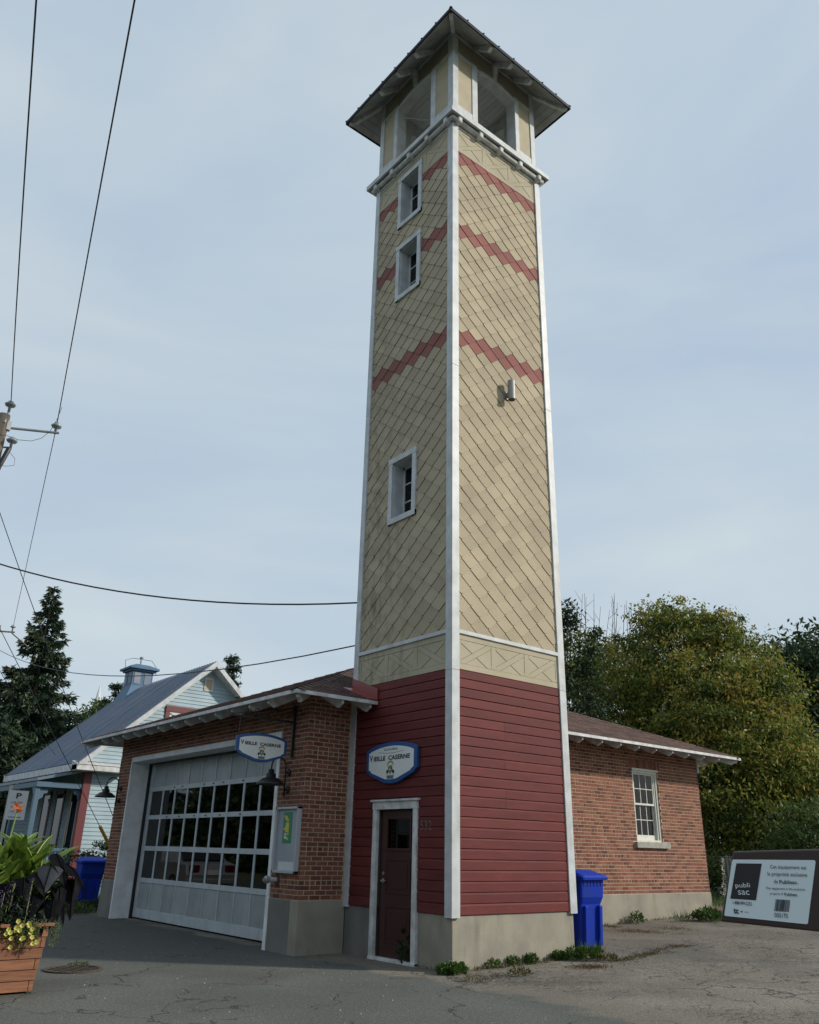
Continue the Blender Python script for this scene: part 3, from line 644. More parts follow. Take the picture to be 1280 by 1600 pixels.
# house number
for ch,yc in (('5',.605),('3',.515),('2',.425)):
    text(ch,.068,.125,m_num,tower,'house_number',TL(yc,.030,1.77),(0,-1,0),(0,0,1),depth=.004)
# flashing where garage roof meets the tower
RS = .38; EV = .72; EVZ = 3.63
def roofz_front(y): return EVZ+RS*(y-(YB-EV))
b = MB(); y0,y1 = YB-EV+.03,D+.02
b.add([(-.20,y0,roofz_front(y0)+.03),(-.02,y0,roofz_front(y0)+.035),(-.02,y1,roofz_front(y1)+.035),(-.24,y1,roofz_front(y1)+.03),(-.20,y0,roofz_front(y0)+.012),(-.02,y0,roofz_front(y0)+.012),(-.02,y1,roofz_front(y1)+.012),(-.24,y1,roofz_front(y1)+.012)],
      [(0,1,2,3),(7,6,5,4),(0,4,5,1),(1,5,6,2),(2,6,7,3),(3,7,4,0)])
b.add([(-.055,y0-.02,roofz_front(y0)+.01),(-.055,y1,roofz_front(y1)+.01),(-.055,y1,roofz_front(y1)+.20),(-.055,y0-.02,roofz_front(y0)+.20),(-.035,y0-.02,roofz_front(y0)+.01),(-.035,y1,roofz_front(y1)+.01),(-.035,y1,roofz_front(y1)+.20),(-.035,y0-.02,roofz_front(y0)+.20)],
      [(0,1,2,3),(7,6,5,4),(0,4,5,1),(1,5,6,2),(2,6,7,3),(3,7,4,0)])
b.build('roof_flashing', m_flash, tower)
# ------------------------------------------------------------------ brick station
st = thing('brick_fire_station', 'low red brick garage building with brown hip roof behind the tower', 'building')
X0,X1,Y1 = XG,10.03,10.43; ZBK = .72; ZW = 3.86
WN = (7.49,8.42,1.72,3.21)
GD = (3.36,9.66,3.12)   # garage opening y0,y1,ztop
b = MB()
# foundation (proud 15 mm)
b.box((X0-.015,YB-.015,-.25),(.0-.003,YB+.2,ZBK)); b.box((W+.003,YB-.015,-.25),(X1+.015,YB+.2,ZBK)); b.box((X1-.2,YB+.2,-.25),(X1+.015,Y1+.015,ZBK)); b.box((X0+.5,Y1-.2,-.25),(X1-.2,Y1+.015,ZBK))
b.build('foundation', m_conc, st, bevel=.012)
MB().box((X0-.015,YB+.2,-.25),(X0+.3,GD[0]-.09,ZBK)).build('garage_foundation', m_concg, st, bevel=.012); MB().box((X0-.015,GD[1]+.06,-.25),(X0+.3,Y1+.015,ZBK)).build('garage_foundation', m_concg, st, bevel=.012)
# mortar core
b = MB(); md = .0045
b.box((X0+md,YB+md,ZBK),(0,YB+.25,ZW)); b.box((0,D+.025,ZBK),(W,YB+.25,ZW))
b.box((W,YB+md,ZBK),(WN[0],YB+.25,ZW)); b.box((WN[1],YB+md,ZBK),(X1-md,YB+.25,ZW)); b.box((WN[0],YB+md,ZBK),(WN[1],YB+.25,WN[2])); b.box((WN[0],YB+md,WN[3]),(WN[1],YB+.25,ZW))
b.box((X1-.25,YB+.25,ZBK),(X1-md,Y1,ZW)); b.box((X0+.3,Y1-.25,ZBK),(X1-.25,Y1-md,ZW))
b.box((X0+md,YB+.25,ZBK),(X0+.3,GD[0]-.092,ZW)); b.box((X0+md,GD[1]+.062,ZBK),(X0+.3,Y1-md,ZW)); b.box((X0+md,GD[0]-.092,GD[2]+.102),(X0+.3,GD[1]+.062,ZW))
b.build('mortar_wall', m_mortar, st)
# bricks
BR = []; CH = .0672
def courses(face,h0,h1,z0,z1,holes,phase=0.0):
    T = {'F':GF,'R':GR,'S':lambda h,d,z:(X1+d,h,z)}[face]; n = int((z1-z0)/CH)
    for i in range(n):
        za = z0+.009+i*CH; zb = za+CH-.0125; hdr = (i%7 == 3); L_ = .099 if hdr else .197; x = h0-(phase+(.0985 if i%2 else 0)) 
        while x < h1:
            a = max(x,h0); c = min(x+L_-.0165+random.uniform(-.002,.002),h1); x += L_
            if c-a < .02: continue
            for p in minus([(a,za),(c,za),(c,zb),(a,zb)],holes):
                hs = [q[0] for q in p]; zs = [q[1] for q in p]
                if max(hs)-min(hs) > .015 and max(zs)-min(zs) > .012: BR.append((face,T,min(hs),max(hs),min(zs),max(zs)))
hg = [(GD[0]-.09,GD[1]+.06,0,GD[2]+.12)]
courses('R',X0,-.06,ZBK,ZW-.02,[]); courses('F',YB,Y1,ZBK,ZW-.02,hg,.05)
jack = (WN[0]-.12,WN[1]+.12,WN[3],WN[3]+.21)
courses('R',W+.02,X1,ZBK,ZW-.02,[WN,(WN[0]-.12,WN[1]+.18,WN[2]-.13,WN[2]),jack])
courses('S',YB,Y1,ZBK,ZW-.02,[])
k = jack[0]+.01
while k < jack[1]-.04: BR.append(('R',GR,k,k+.058,jack[2]+.005,jack[3]-.005)); k += .068
BR.sort(key=lambda q:(Vector(q[1]((q[2]+q[3])/2,0,(q[4]+q[5])/2))-CAM).length+(100 if q[0]=='S' else 0))
rest = MB(); cache = {}; nbk = 0
for (face,T,a,c,za,zb) in BR:
    L_ = round((c-a)/.01)*.01; H_ = round((zb-za)/.002)*.002
    if nbk < 300 and face != 'S':
        key = (face,L_,H_)
        if key not in cache: cache[key] = MB().box((-L_/2,-.012,-H_/2),(L_/2,.0,H_/2),(lambda h,d,z:(-d,h,z)) if face == 'F' else (lambda h,d,z:(h,-d,z))).mesh('brick',m_brick)
        o = bpy.data.objects.new('brick',cache[key]); COL.objects.link(o); o.parent = st; o.location = T((a+c)/2,random.uniform(-.0012,.0018),(za+zb)/2); nbk += 1
    else: rest.box((a,-.012,za),(c,random.uniform(-.001,.0018),zb),T,r=random.random())
rest.build('brick_courses', m_brick, st, kind='stuff')
# junction board at tower (white, left) and small board at right corner
MB().box((X1-.02,YB-.03,3.28),(X1+.05,YB+.05,3.62)).build('corner_board', m_white2, st)
# hip roof
RX0,RX1,RY0,RY1 = X0-EV,X1+EV,YB-EV,Y1+EV; hw = (RY1-RY0)/2; RZ = EVZ+RS*hw
r0 = (RX0+hw,(RY0+RY1)/2,RZ); r1 = (RX1-hw,(RY0+RY1)/2,RZ)
c00,c10,c11,c01 = (RX0,RY0,EVZ),(RX1,RY0,EVZ),(RX1,RY1,EVZ),(RX0,RY1,EVZ)
lo = lambda p,d=.03:(p[0],p[1],p[2]-d)
# deck split so that it does not run through the tower
b = MB()
def zr(x,y): return EVZ+RS*min(x-RX0,RX1-x,y-RY0,RY1-y)
def slab(poly,z_off=0,t=.022): 
    n = len(poly); P = [(x,y,zr(x,y)+z_off) for x,y in poly]; Q = [(x,y,z-t) for x,y,z in P]
    b.add(P+Q,[tuple(range(n)),tuple(range(2*n-1,n-1,-1))]+[(i,i+n,(i+1)%n+n,(i+1)%n) for i in range(n)])
ym = (RY0+RY1)/2; dt = D+.02
xd_ = RX0+(dt-RY0)                                                # hip x at y=dt
slab([(RX0,RY0),(-.05,RY0),(-.05,dt),(xd_,dt)]); slab([(W+.05,RY0),(RX1,RY0),(RX1-(dt-RY0),dt),(W+.05,dt)])
slab([(xd_,dt),(RX1-(dt-RY0),dt),(RX1-hw,ym),(RX0+hw,ym)])
slab([(RX0,RY0),(RX0+hw,ym),(RX0,RY1)]); slab([(RX1,RY0),(RX1,RY1),(RX1-hw,ym)]); slab([(RX0,RY1),(RX0+hw,ym),(RX1-hw,ym),(RX1,RY1)])
b.build('roof_deck', m_soffit, st)
# shingle tabs on the two seen slopes and the end slope
sh = MB(); tabs = []
e = .135
def tabrow(P0,dirv,upv,len0,s0,s1,y_):
    pass
nrow = int(hw*math.sqrt(1+RS*RS)/e)
for side in ('front','left','right'):
    for i in range(nrow):
        u0 = i*e/math.sqrt(1+RS*RS); u1 = u0+(e+.03)/math.sqrt(1+RS*RS)
        if side == 'front': a,c = RX0+u0,RX1-u0
        else: a,c = RY0+u0,RY1-u0
        h = a-random.uniform(0,.3)
        while h < c:
            w = random.choice((.16,.22,.3,.3,.36)); ha = max(h,a); hb = min(h+w-.006,c); h += w
            if hb-ha < .02: continue
            um = min(u1,hw)
            for (sa,sb) in ([(ha,hb)] if side != 'front' or RY0+u0 > dt else [(ha,min(hb,-.05)),(max(ha,W+.05),hb)]):
                if sb-sa < .02: continue
                r = random.random(); t0 = .016+random.uniform(0,.004); t1 = .004
                # keep inside the hips
                if side == 'front': q = [(sa,RY0+u0),(sb,RY0+u0),(min(sb,RX1-um),RY0+um),(max(sa,RX0+um),RY0+um)]; zf = lambda x,y: EVZ+RS*(y-RY0)
                elif side == 'left': q = [(RX0+u0,sa),(RX0+u0,sb),(RX0+um,min(sb,RY1-um)),(RX0+um,max(sa,RY0+um))]; zf = lambda x,y: EVZ+RS*(x-RX0)
                else: q = [(RX1-u0,sa),(RX1-u0,sb),(RX1-um,min(sb,RY1-um)),(RX1-um,max(sa,RY0+um))]; zf = lambda x,y: EVZ+RS*(RX1-x)
                if side == 'front' and q[2][0] <= q[3][0]: q[2] = (q[3][0]+.001,q[2][1])
                if side != 'front' and q[2][1] <= q[3][1]: q[2] = (q[2][0],q[3][1]+.001)
                tt = [t0,t0,t1,t1]
                P = [(x,y,zf(x,y)+tt[j]) for j,(x,y) in enumerate(q)]+[(x,y,zf(x,y)+.0005) for x,y in q]
                sh.add(P,[(0,1,2,3),(0,4,5,1),(1,5,6,2),(3,7,4,0)],r)
sh.build('roof_shingles', m_roof, st, kind='stuff')
b = MB()
for (p,q) in ((c00,r0),(c01,r0),(c10,r1),(c11,r1),(r0,r1)):
    p = Vector(p); q = Vector(q); n = int((q-p).length/.25)
    for k in range(n):
        a = p.lerp(q,k/n); c = p.lerp(q,(k+1.15)/n)
        if -.1 < a.x < W+.1 and a.y < dt: continue
        d = (q-p).normalized(); s = Vector((-d.y,d.x,0)).normalized()*.13; up = Vector((0,0,.022)); dn = Vector((0,0,-.13*RS*.75)) if p != Vector(r0) else Vector((0,0,-.03))
        b.add([a+up*1.5,c+up*.8,c+s+dn+up*.6,a+s+dn+up,a-s+dn+up,c-s+dn+up*.6],[(0,1,2,3),(0,4,5,1)],random.random())
b.build('ridge_caps', m_roof, st, kind='stuff')
# fascia
for (a,c) in (((RX0-.022,RY0-.022),(-.055,RY0)),((W+.055,RY0-.022),(RX1+.022,RY0))): MB().box((a[0],a[1],EVZ-.052),(c[0],c[1],EVZ+.004)).build('fascia_board', m_white2, st, bevel=.003)
MB().box((RX0-.022,RY0,EVZ-.052),(RX0,RY1,EVZ+.004)).build('fascia_board', m_white2, st, bevel=.003)
MB().box((RX1,RY0,EVZ-.052),(RX1+.022,RY1,EVZ+.004)).build('fascia_board', m_white2, st, bevel=.003)
MB().box((RX0,RY1,EVZ-.052),(RX1,RY1+.022,EVZ+.004)).build('fascia_board', m_white2, st, bevel=.003)
# rafter tails
ro = -.024
for x in (-.16,-.70): rafter((x,YB,EVZ+RS*EV+ro),(x,RY0+.03,EVZ+ro),.045,.14,par=st,tail=.12)
x = 2.62
while x < X1+.1: rafter((x,YB,EVZ+RS*EV+ro),(x,RY0+.03,EVZ+ro),.045,.14,par=st,tail=.12); x += .607
y = 2.63
while y < Y1: rafter((X0,y,EVZ+RS*EV+ro),(RX0+.03,y,EVZ+ro),.045,.14,par=st,tail=.12); y += .605
y = 2.63
while y < Y1: rafter((X1,y,EVZ+RS*EV+ro),(RX1-.03,y,EVZ+ro),.045,.14,par=st,tail=.12); y += .605
for (p,q) in (((X0,YB),(RX0+.05,RY0+.05)),((X0,Y1),(RX0+.05,RY1-.05)),((X1,YB),(RX1-.05,RY0+.05))): rafter((*p,EVZ+RS*EV+ro),(*q,EVZ+ro+.01),.05,.15,par=st,tail=.15)
# sash window in brick wall
b = MB(); dW = -.105; h0,h1,z0,z1 = WN
for q in (((h0,dW,z0),(h0+.055,.0-.03,z1)),((h1-.055,dW,z0),(h1,-.03,z1)),((h0+.055,dW,z1-.075),(h1-.055,-.03,z1)),((h0+.055,dW,z0),(h1-.055,-.03,z0+.04)),
          ((h0+.055,dW,z0+.04),(h0+.10,-.055,z1-.075)),((h1-.10,dW,z0+.04),(h1-.055,-.055,z1-.075)),((h0-.0,-.05,z1-.03),(h1+.03,.012,z1+.012))): b.box(*q,GR)
m_wfr = M('window_paint_cream', (.66,.66,.60), .45, col2=(.56,.56,.5), nscale=6)
sw = b.build('sash_window', m_wfr, st, bevel=.003)
zm = (z0+z1)/2+.02
def sash(a0,a1,c0,c1,d,nx,nz,bot=.04):
    b = MB(); s = .035
    b.box((a0,d-.02,c0),(a0+s,d+.015,c1),GR); b.box((a1-s,d-.02,c0),(a1,d+.015,c1),GR); b.box((a0+s,d-.02,c0),(a1-s,d+.015,c0+bot),GR); b.box((a0+s,d-.02,c1-.035),(a1-s,d+.015,c1),GR)
    for k in range(1,nx): x = a0+s+(a1-a0-2*s)*k/nx; b.box((x-.008,d-.012,c0+bot),(x+.008,d+.008,c1-.035),GR)
    for k in range(1,nz): z = c0+bot+(c1-.035-c0-bot)*k/nz; b.box((a0+s,d-.013,z-.008),(a1-s,d+.009,z+.008),GR)
    b.build('sash', m_wfr, sw)
    for i in range(nx):
        for j in range(nz):
            xa = a0+s+(a1-a0-2*s)*i/nx; xb = a0+s+(a1-a0-2*s)*(i+1)/nx; za = c0+bot+(c1-.035-c0-bot)*j/nz; zb = c0+bot+(c1-.035-c0-bot)*(j+1)/nz
            MB().box((xa+.008,d-.004,za+.008),(xb-.008,d-.001,zb-.008),GR).build('pane', m_gw, sw)
m_gw = glassmat('curtained_glass',(.75,.78,.78))
sash(h0+.10,h1-.10,zm-.02,z1-.075,-.085,3,2); sash(h0+.10,h1-.10,z0+.04,zm+.02,-.125,3,2,bot=.10)
m_curt = M('curtain_cloth', (.68,.69,.64), .9)
b = MB(); n = 40; cw = h1-.08
for (xa,xb) in ((h1-.36,h1-.06),(h0+.06,h0+.17),(h0+.42,h0+.47)):
    V = []; nn = 14
    for k in range(nn+1):
        x = xa+(xb-xa)*k/nn; d = -.19+.02*math.sin(k*1.9); V += [(x,YB-d,z0),(x,YB-d,z1)]
    b.add(V,[(2*k,2*k+1,2*k+3,2*k+2) for k in range(nn)])
b.build('curtain', m_curt, sw)
MB().box((h0-.0,YB+.22,zm+.02),(h1+.0,YB+.23,z1)).build('roller_blind', M('blind_cloth',(.30,.36,.42),.9), sw)
MB().box((h0-.3,YB+.9,z0-.3),(h1+.5,YB+.92,z1+.3)).build('dark_room', M('room_grey',(.03,.035,.045),.9), sw)
MB().box((h0-.10,-.02,z0-.12),(h1+.16,.075,z0-.004),GR).build('window_sill', M('stone_sill',(.36,.35,.31),.85,col2=(.28,.27,.24),nscale=8,bump=.2), st, bevel=.006)
# garage opening
gy0,gy1,gz1 = GD; dd_ = .44
b = MB()
b.box((gy1,-dd_,0),(gy1+.06,.022,gz1+.10),GF); b.box((gy0-.09,-dd_,-.02),(gy0,.022,gz1+.10),GF); b.box((gy0,-dd_,gz1),(gy1,.022,gz1+.10),GF)
b.build('garage_frame', M('garage_frame_white',(.80,.82,.82),.6,col2=(.66,.67,.66),nscale=4,streak=((.35,.33,.3),.35,5,(1,1,.3))), st, bevel=.004)
b = MB(); b.box((gy1-.035,-dd_-.02,0),(gy1,-dd_+.06,gz1),GF); b.box((gy0,-dd_-.02,gz1-.03),(gy1,-dd_+.06,gz1),GF); b.build('weather_strip', m_black, st)
gd = MB()
# four sections: bottom panel, 3 window rows, top panel; rails and stiles
cols = [9.46-.6*k for k in range(11)]
rows = [(.20,.70,'p'),(.79,1.32,'w'),(1.41,1.945,'w'),(2.03,2.52,'w'),(2.61,3.10,'p')]
def gbox(h0,h1,z0,z1,d0=-.04,d1=0.0): gd.box((h0,-dd_+d0,z0),(h1,-dd_+d1,z1),GF)
for (z0,z1) in ((.03,.20),(.70,.79),(1.32,1.41),(1.945,2.03),(2.52,2.61),(3.10,3.12)): gbox(gy0,gy1-.035,z0,z1)
for i,c in enumerate(cols):
    for (z0,z1,t) in rows:
        w = .032 if t == 'w' else .014
        if i == 0: gbox(c,gy1-.035,z0,z1)
        elif i == 10: gbox(gy0,c,z0,z1)
        else: gbox(c-w,c+w,z0,z1,-.035,-.004 if t=='w' else -.001)
gdo = gd.build('garage_door', m_gframe, st, bevel=.003)
for i in range(10):
    for (z0,z1,t) in rows:
        w = .032 if t == 'w' else .014; a,c = cols[i+1]+(w if i < 9 else 0),cols[i]-(w if i > 0 else 0)
        if t == 'p': MB().box((a,-dd_-.03,z0),(c,-dd_-.014,z1),GF).build('door_panel', m_grey, gdo)
        else: MB().box((a,-dd_-.024,z0),(c,-dd_-.019,z1),GF).build('pane', m_glassd, gdo)
for (h,z) in [(8.3,2.57),(7.9,2.57),(6.9,2.57),(6.5,2.57),(6.1,2.57),(5.3,2.57),(8.5,1.985),(7.9,1.985),(7.2,1.985),(6.7,1.985),(6.1,1.985),(5.3,1.985)]:
    MB().box((h-.03,-dd_,z-.012),(h+.03,-dd_+.008,z+.012),GF).build('door_bolt', m_black, gdo)
b = MB(); b.box((X0+.8,YB+.3,-.02),(X1-.3,Y1-.3,0.0)); b.box((X0+2.2,YB+.3,0),(X0+2.25,Y1-.3,3.5)); b.box((X0+.55,YB+.3,3.5),(X1-.3,Y1-.3,3.52)); b.box((X0+.5,YB+.28,0),(X0+2.2,YB+.3,3.5)); b.box((X0+.5,Y1-.3,0),(X0+2.2,Y1-.28,3.5)); b.box((X0+.3,GD[0]-.9,0),(X0+.5,GD[0]-.02,3.5)); b.build('garage_interior', m_dark, st)
# ------------------------------------------------------------------ gooseneck lamps
def gooseneck(y, zc, label):
    t = thing('wall_lamp', label, 'lamp', (XG,y,zc), 'gooseneck lamps on the garage front')
    for dz in (.13,-.13): MB().lathe([(.055,0),(.055,.02),(.045,.035)],(XG+.0,y,zc+dz),16,(-1,0,0)).tube([(XG-.03,y,zc+dz),(XG-.075,y,zc+dz)],.018,8).build('wall_mount', m_black, t)
    P = [(XG-.07,y,zc-.24),(XG-.07,y,zc+.22)]+[(XG-.07-.13*(1-math.cos(a)),y,zc+.22+.13*math.sin(a)) for a in [math.pi*k/10 for k in range(1,11)]]+[(XG-.33,y,zc+.12)]
    MB().tube(P,.013,8).build('arm', m_black, t, smooth=True)
    MB().lathe([(.045,.16),(.05,.10),(.075,.095),(.08,.035),(.135,.02),(.215,-.05),(.225,-.075),(.205,-.075),(.12,.0),(.03,.03)],(XG-.33,y,zc),24).build('lamp_shade', m_black, t, smooth=True)
    MB().lathe([(.02,.04),(.045,-.01),(.04,-.045),(.01,-.06)],(XG-.33,y,zc),12).build('bulb', M('bulb_glass',(.5,.5,.45),.3), t, smooth=True)
gooseneck(2.97,2.42,'black gooseneck lamp between the hanging sign and the notice board')
gooseneck(10.17,2.46,'black gooseneck lamp on the far left end of the brick front')
# ------------------------------------------------------------------ signs
def signoutline(w, zb, zt, s=1.0, n=14):
    """(h,z) of the shield outline centred on h=0, z relative: arched top, notched lower corners, pointed foot"""
    H = zt-zb; sh_ = zb+H*.83; lw = zb+H*.33
    pts = [(-w/2,lw),(-w/2,sh_)]+[(-w/2+w*k/n, sh_+(zt-sh_)*math.sin(math.pi*k/n)**.75) for k in range(1,n)]+[(w/2,sh_),(w/2,lw),(w/2*.90,lw-H*.06),(w/2*.87,lw-H*.10),(w*.13,zb+H*.02),(0,zb),(-w*.13,zb+H*.02),(-w/2*.87,lw-H*.10),(-w/2*.90,lw-H*.06)]
    c = (0,(zb+zt)/2+.0)
    return [((p[0]-c[0])*s[0]+c[0],(p[1]-c[1])*s[1]+c[1]) for p in pts] if isinstance(s,tuple) else pts
def sign(name,label,cen,X,w,zb,zt,th,extra,par_mount=None):
    X = Vector(X); Zv = Vector((0,0,1)); Nn = X.cross(Zv)
    t = thing(name,label,'sign',cen); C0 = Vector(cen)
    T = lambda h,d,z: tuple(C0+X*h+Zv*z+Nn*d)
    P = signoutline(w,zb,zt,(1,1)); MB().prism(P,-th/2,th/2,T).build('sign_board', m_blue, t, bevel=.006)
    for sd in ((1,-1) if par_mount else (1,)):
        Pi = signoutline(w,zb,zt,(.885,.80)); MB().prism(Pi,sd*th/2-.002*sd,sd*(th/2+.003),T).build('sign_face', m_signw, t)
        Xs = X*sd; off = sd*(th/2+.004); H = zt-zb
        pos = lambda h,z,o=0: C0+Xs*h+Zv*z+Nn*(off+sd*o)
        zt_ = zb+H*.635
        text('V',w*.066,H*.15,m_ink,t,'sign_lettering',pos(-w*.392,zt_),Xs,(0,0,1),bold=.035)
        text('IEILLE',w*.235,H*.112,m_ink,t,'sign_lettering',pos(-w*.222,zt_-H*.017),Xs,(0,0,1),bold=.035)
        text('CASERNE',w*.42,H*.112,m_ink,t,'sign_lettering',pos(w*.165,zt_-H*.017),Xs,(0,0,1),bold=.035)
        if extra:
            text('Lieu de culture',w*.27,H*.075,m_ink,t,'sign_small_lettering',pos(0,zb+H*.83),Xs,(0,0,1))
            q = [(-w*.25+w*.5*k/10, zb+H*(.765-.035*math.sin(math.pi*k/10))) for k in range(11)]
            MB().tube([pos(*a) for a in q],.0028,4).build('sign_rule', m_slate, t)
        def shp(poly,mat,o,nm='crest_piece'): 
            A = [tuple(pos(a,z,o)) for a,z in poly]; B = [tuple(pos(a,z,o+.0015)) for a,z in poly]; n = len(poly)
            MB().add(A+B,[tuple(range(n)),tuple(range(2*n-1,n-1,-1))]+[(i,i+n,(i+1)%n+n,(i+1)%n) for i in range(n)]).build(nm,mat,t)
        u = H*.135; zc = zb+H*.325
        arc = [(math.cos(a)*u*1.0, zc+u*.9+math.sin(a)*u*.75) for a in [math.pi*k/8 for k in range(9)]]+[(math.cos(a)*u*.7, zc+u*.9+math.sin(a)*u*.42) for a in [math.pi*k/8 for k in range(8,-1,-1)]]
        shp(arc,m_gold,0)
        shp([(-u*.85,zc+u*.1),(-u*1.25,zc-u*.3),(-u*.9,zc-u*.8),(-u*.4,zc-u*.2)],m_ink,0); shp([(u*.85,zc+u*.1),(u*1.25,zc-u*.3),(u*.9,zc-u*.8),(u*.4,zc-u*.2)],m_ink,0)
        shp([(-u*.62,zc+u*.8),(u*.62,zc+u*.8),(u*.62,zc),(0,zc-u*.9),(-u*.62,zc)],m_gold,.001); shp([(-u*.42,zc+u*.5),(u*.42,zc+u*.5),(u*.42,zc+.0),(0,zc-u*.6),(-u*.42,zc)],m_ink,.003)
        shp([(-u*.08,zc+u*.45),(u*.08,zc+u*.45),(u*.08,zc-u*.3),(-u*.08,zc-u*.3)],m_signw,.005); shp([(-u*.3,zc+u*.16),(u*.3,zc+u*.16),(u*.3,zc+u*.04),(-u*.3,zc+u*.04)],m_signw,.0055)
        shp([(-u*1.1,zc-u*.95),(u*1.1,zc-u*.95),(u*.85,zc-u*1.55),(-u*.85,zc-u*1.55)],m_slate,.0005)
    return t
sign('wall_sign','blue framed shield sign reading Lieu de culture above the tower door',(-.06,1.30,2.36),(0,-1,0),1.24,0.0,.61,.05,True)
hs = sign('hanging_sign','blue framed shield sign hanging from the black bracket before the garage door',(-1.43,2.90,2.66),(1,0,0),.90,0.0,.44,.045,False,par_mount=True)
bk = thing('sign_bracket','black scrolled iron bracket under the eave holding the hanging sign','bracket',(XG,2.90,3.33))
MB().box((XG-.05,2.88,2.79),(XG-.0,2.92,3.60)).build('upright', m_black, bk, bevel=.004)
MB().box((-2.05,2.885,3.315),(XG-.05,2.915,3.345)).build('arm', m_black, bk, bevel=.003)
def scroll(cx_,cz_,r0_,turns,flip=1):
    P = []; n = 22
    for k in range(n+1):
        a = turns*2*math.pi*k/n; r = r0_*(1-.8*k/n); P.append((cx_+flip*r*math.cos(a),2.90,cz_+r*math.sin(a)))
    return P
for (cx_,cz_,r,f) in ((-.98,3.42,.06,1),(-1.12,3.43,.07,-1),(-1.36,3.43,.07,1),(-1.55,3.42,.06,-1),(-1.75,3.40,.045,1)): MB().tube(scroll(cx_,cz_,r,1.4,f),.008,6).build('scroll', m_black, bk)
MB().tube([(XG-.04,2.9,3.56),(-1.2,2.9,3.50),(-1.6,2.9,3.42),(-2.0,2.9,3.35)],.009,6).build('scroll', m_black, bk)
for xx in (-1.02,-1.84): MB().tube([(xx,2.9,3.32),(xx,2.9,3.04)],.007,6).build('hanger_rod', m_black, bk)
MB().tube([(XG-.04,2.9,2.88),(-.985,2.9,2.88)],.007,6).build('stay_rod', m_black, bk)
# notice board
nb_ = thing('notice_board','aluminium framed notice case with a green poster on the brick pier','notice board',(XG,2.84,1.55))
b = MB(); h0,h1,z0,z1 = 2.50,3.17,1.08,2.03
for q in (((h0,.0,z0),(h0+.035,.075,z1)),((h1-.035,.0,z0),(h1,.075,z1)),((h0,.0,z0),(h1,.075,z0+.035)),((h0,.0,z1-.035),(h1,.075,z1))): b.box(*q,GF)
b.build('case_frame', m_alum, nb_, bevel=.003); MB().box((h0+.035,.0,z0+.035),(h1-.035,.03,z1-.035),GF).build('case_back', m_nbg, nb_)
MB().box((2.72,.03,1.50),(2.98,.033,1.95),GF).build('poster', m_green, nb_)
b = MB(); rr = random.Random(3)
for k in range(16):
    a = 2.76+rr.random()*.16; z = 1.54+rr.random()*.34; b.box((a,.033,z),(a+.03+rr.random()*.02,.0345+k*.0002,z+.02+rr.random()*.03),GF,mi=k%2)
b.box((2.80,.033,1.66),(2.90,.0385,1.80),GF,mi=0); b.build('poster_print', [m_pyel,m_paper], nb_)
MB().box((2.56,.03,1.12),(3.05,.032,1.24),GF).build('paper_notice', m_paper, nb_)
# standpipe
sp = thing('standpipe','steel pipe stub with capped end sticking out below the notice board','pipe',(XG,3.10,.98))
MB().tube([(XG,3.10,.98),(XG-.16,3.10,.98)],.035,12).build('pipe', m_white2, sp); MB().lathe([(.05,0),(.055,.02),(.055,.05),(.03,.06),(.03,.085)],(XG-.15,3.10,.98),12,(-1,0,0)).build('pipe_cap', m_steel, sp)
MB().lathe([(.085,0),(.08,.012),(.04,.014)],(XG,3.10,.98),16,(-1,0,0)).build('escutcheon', m_rust, sp)
# tower wall light
tl = thing('wall_light','grey cylinder light high on the right face of the tower','lamp',(1.285,-.02,9.08))
MB().lathe([(.062,-.19),(.068,-.185),(.068,.19),(.06,.20)],(1.285,-.15,9.09),18).build('light_body', m_lampg, tl, smooth=False); MB().lathe([(.055,-.005),(.02,.01)],(1.285,-.15,8.90),16).build('light_lens', m_glassd, tl)
MB().box((1.25,-.09,9.0),(1.32,-.03,9.07)).build('light_arm', m_lampg, tl); MB().box((1.225,-.035,8.96),(1.345,-.018,9.11)).build('light_plate', m_lampg, tl, bevel=.004)
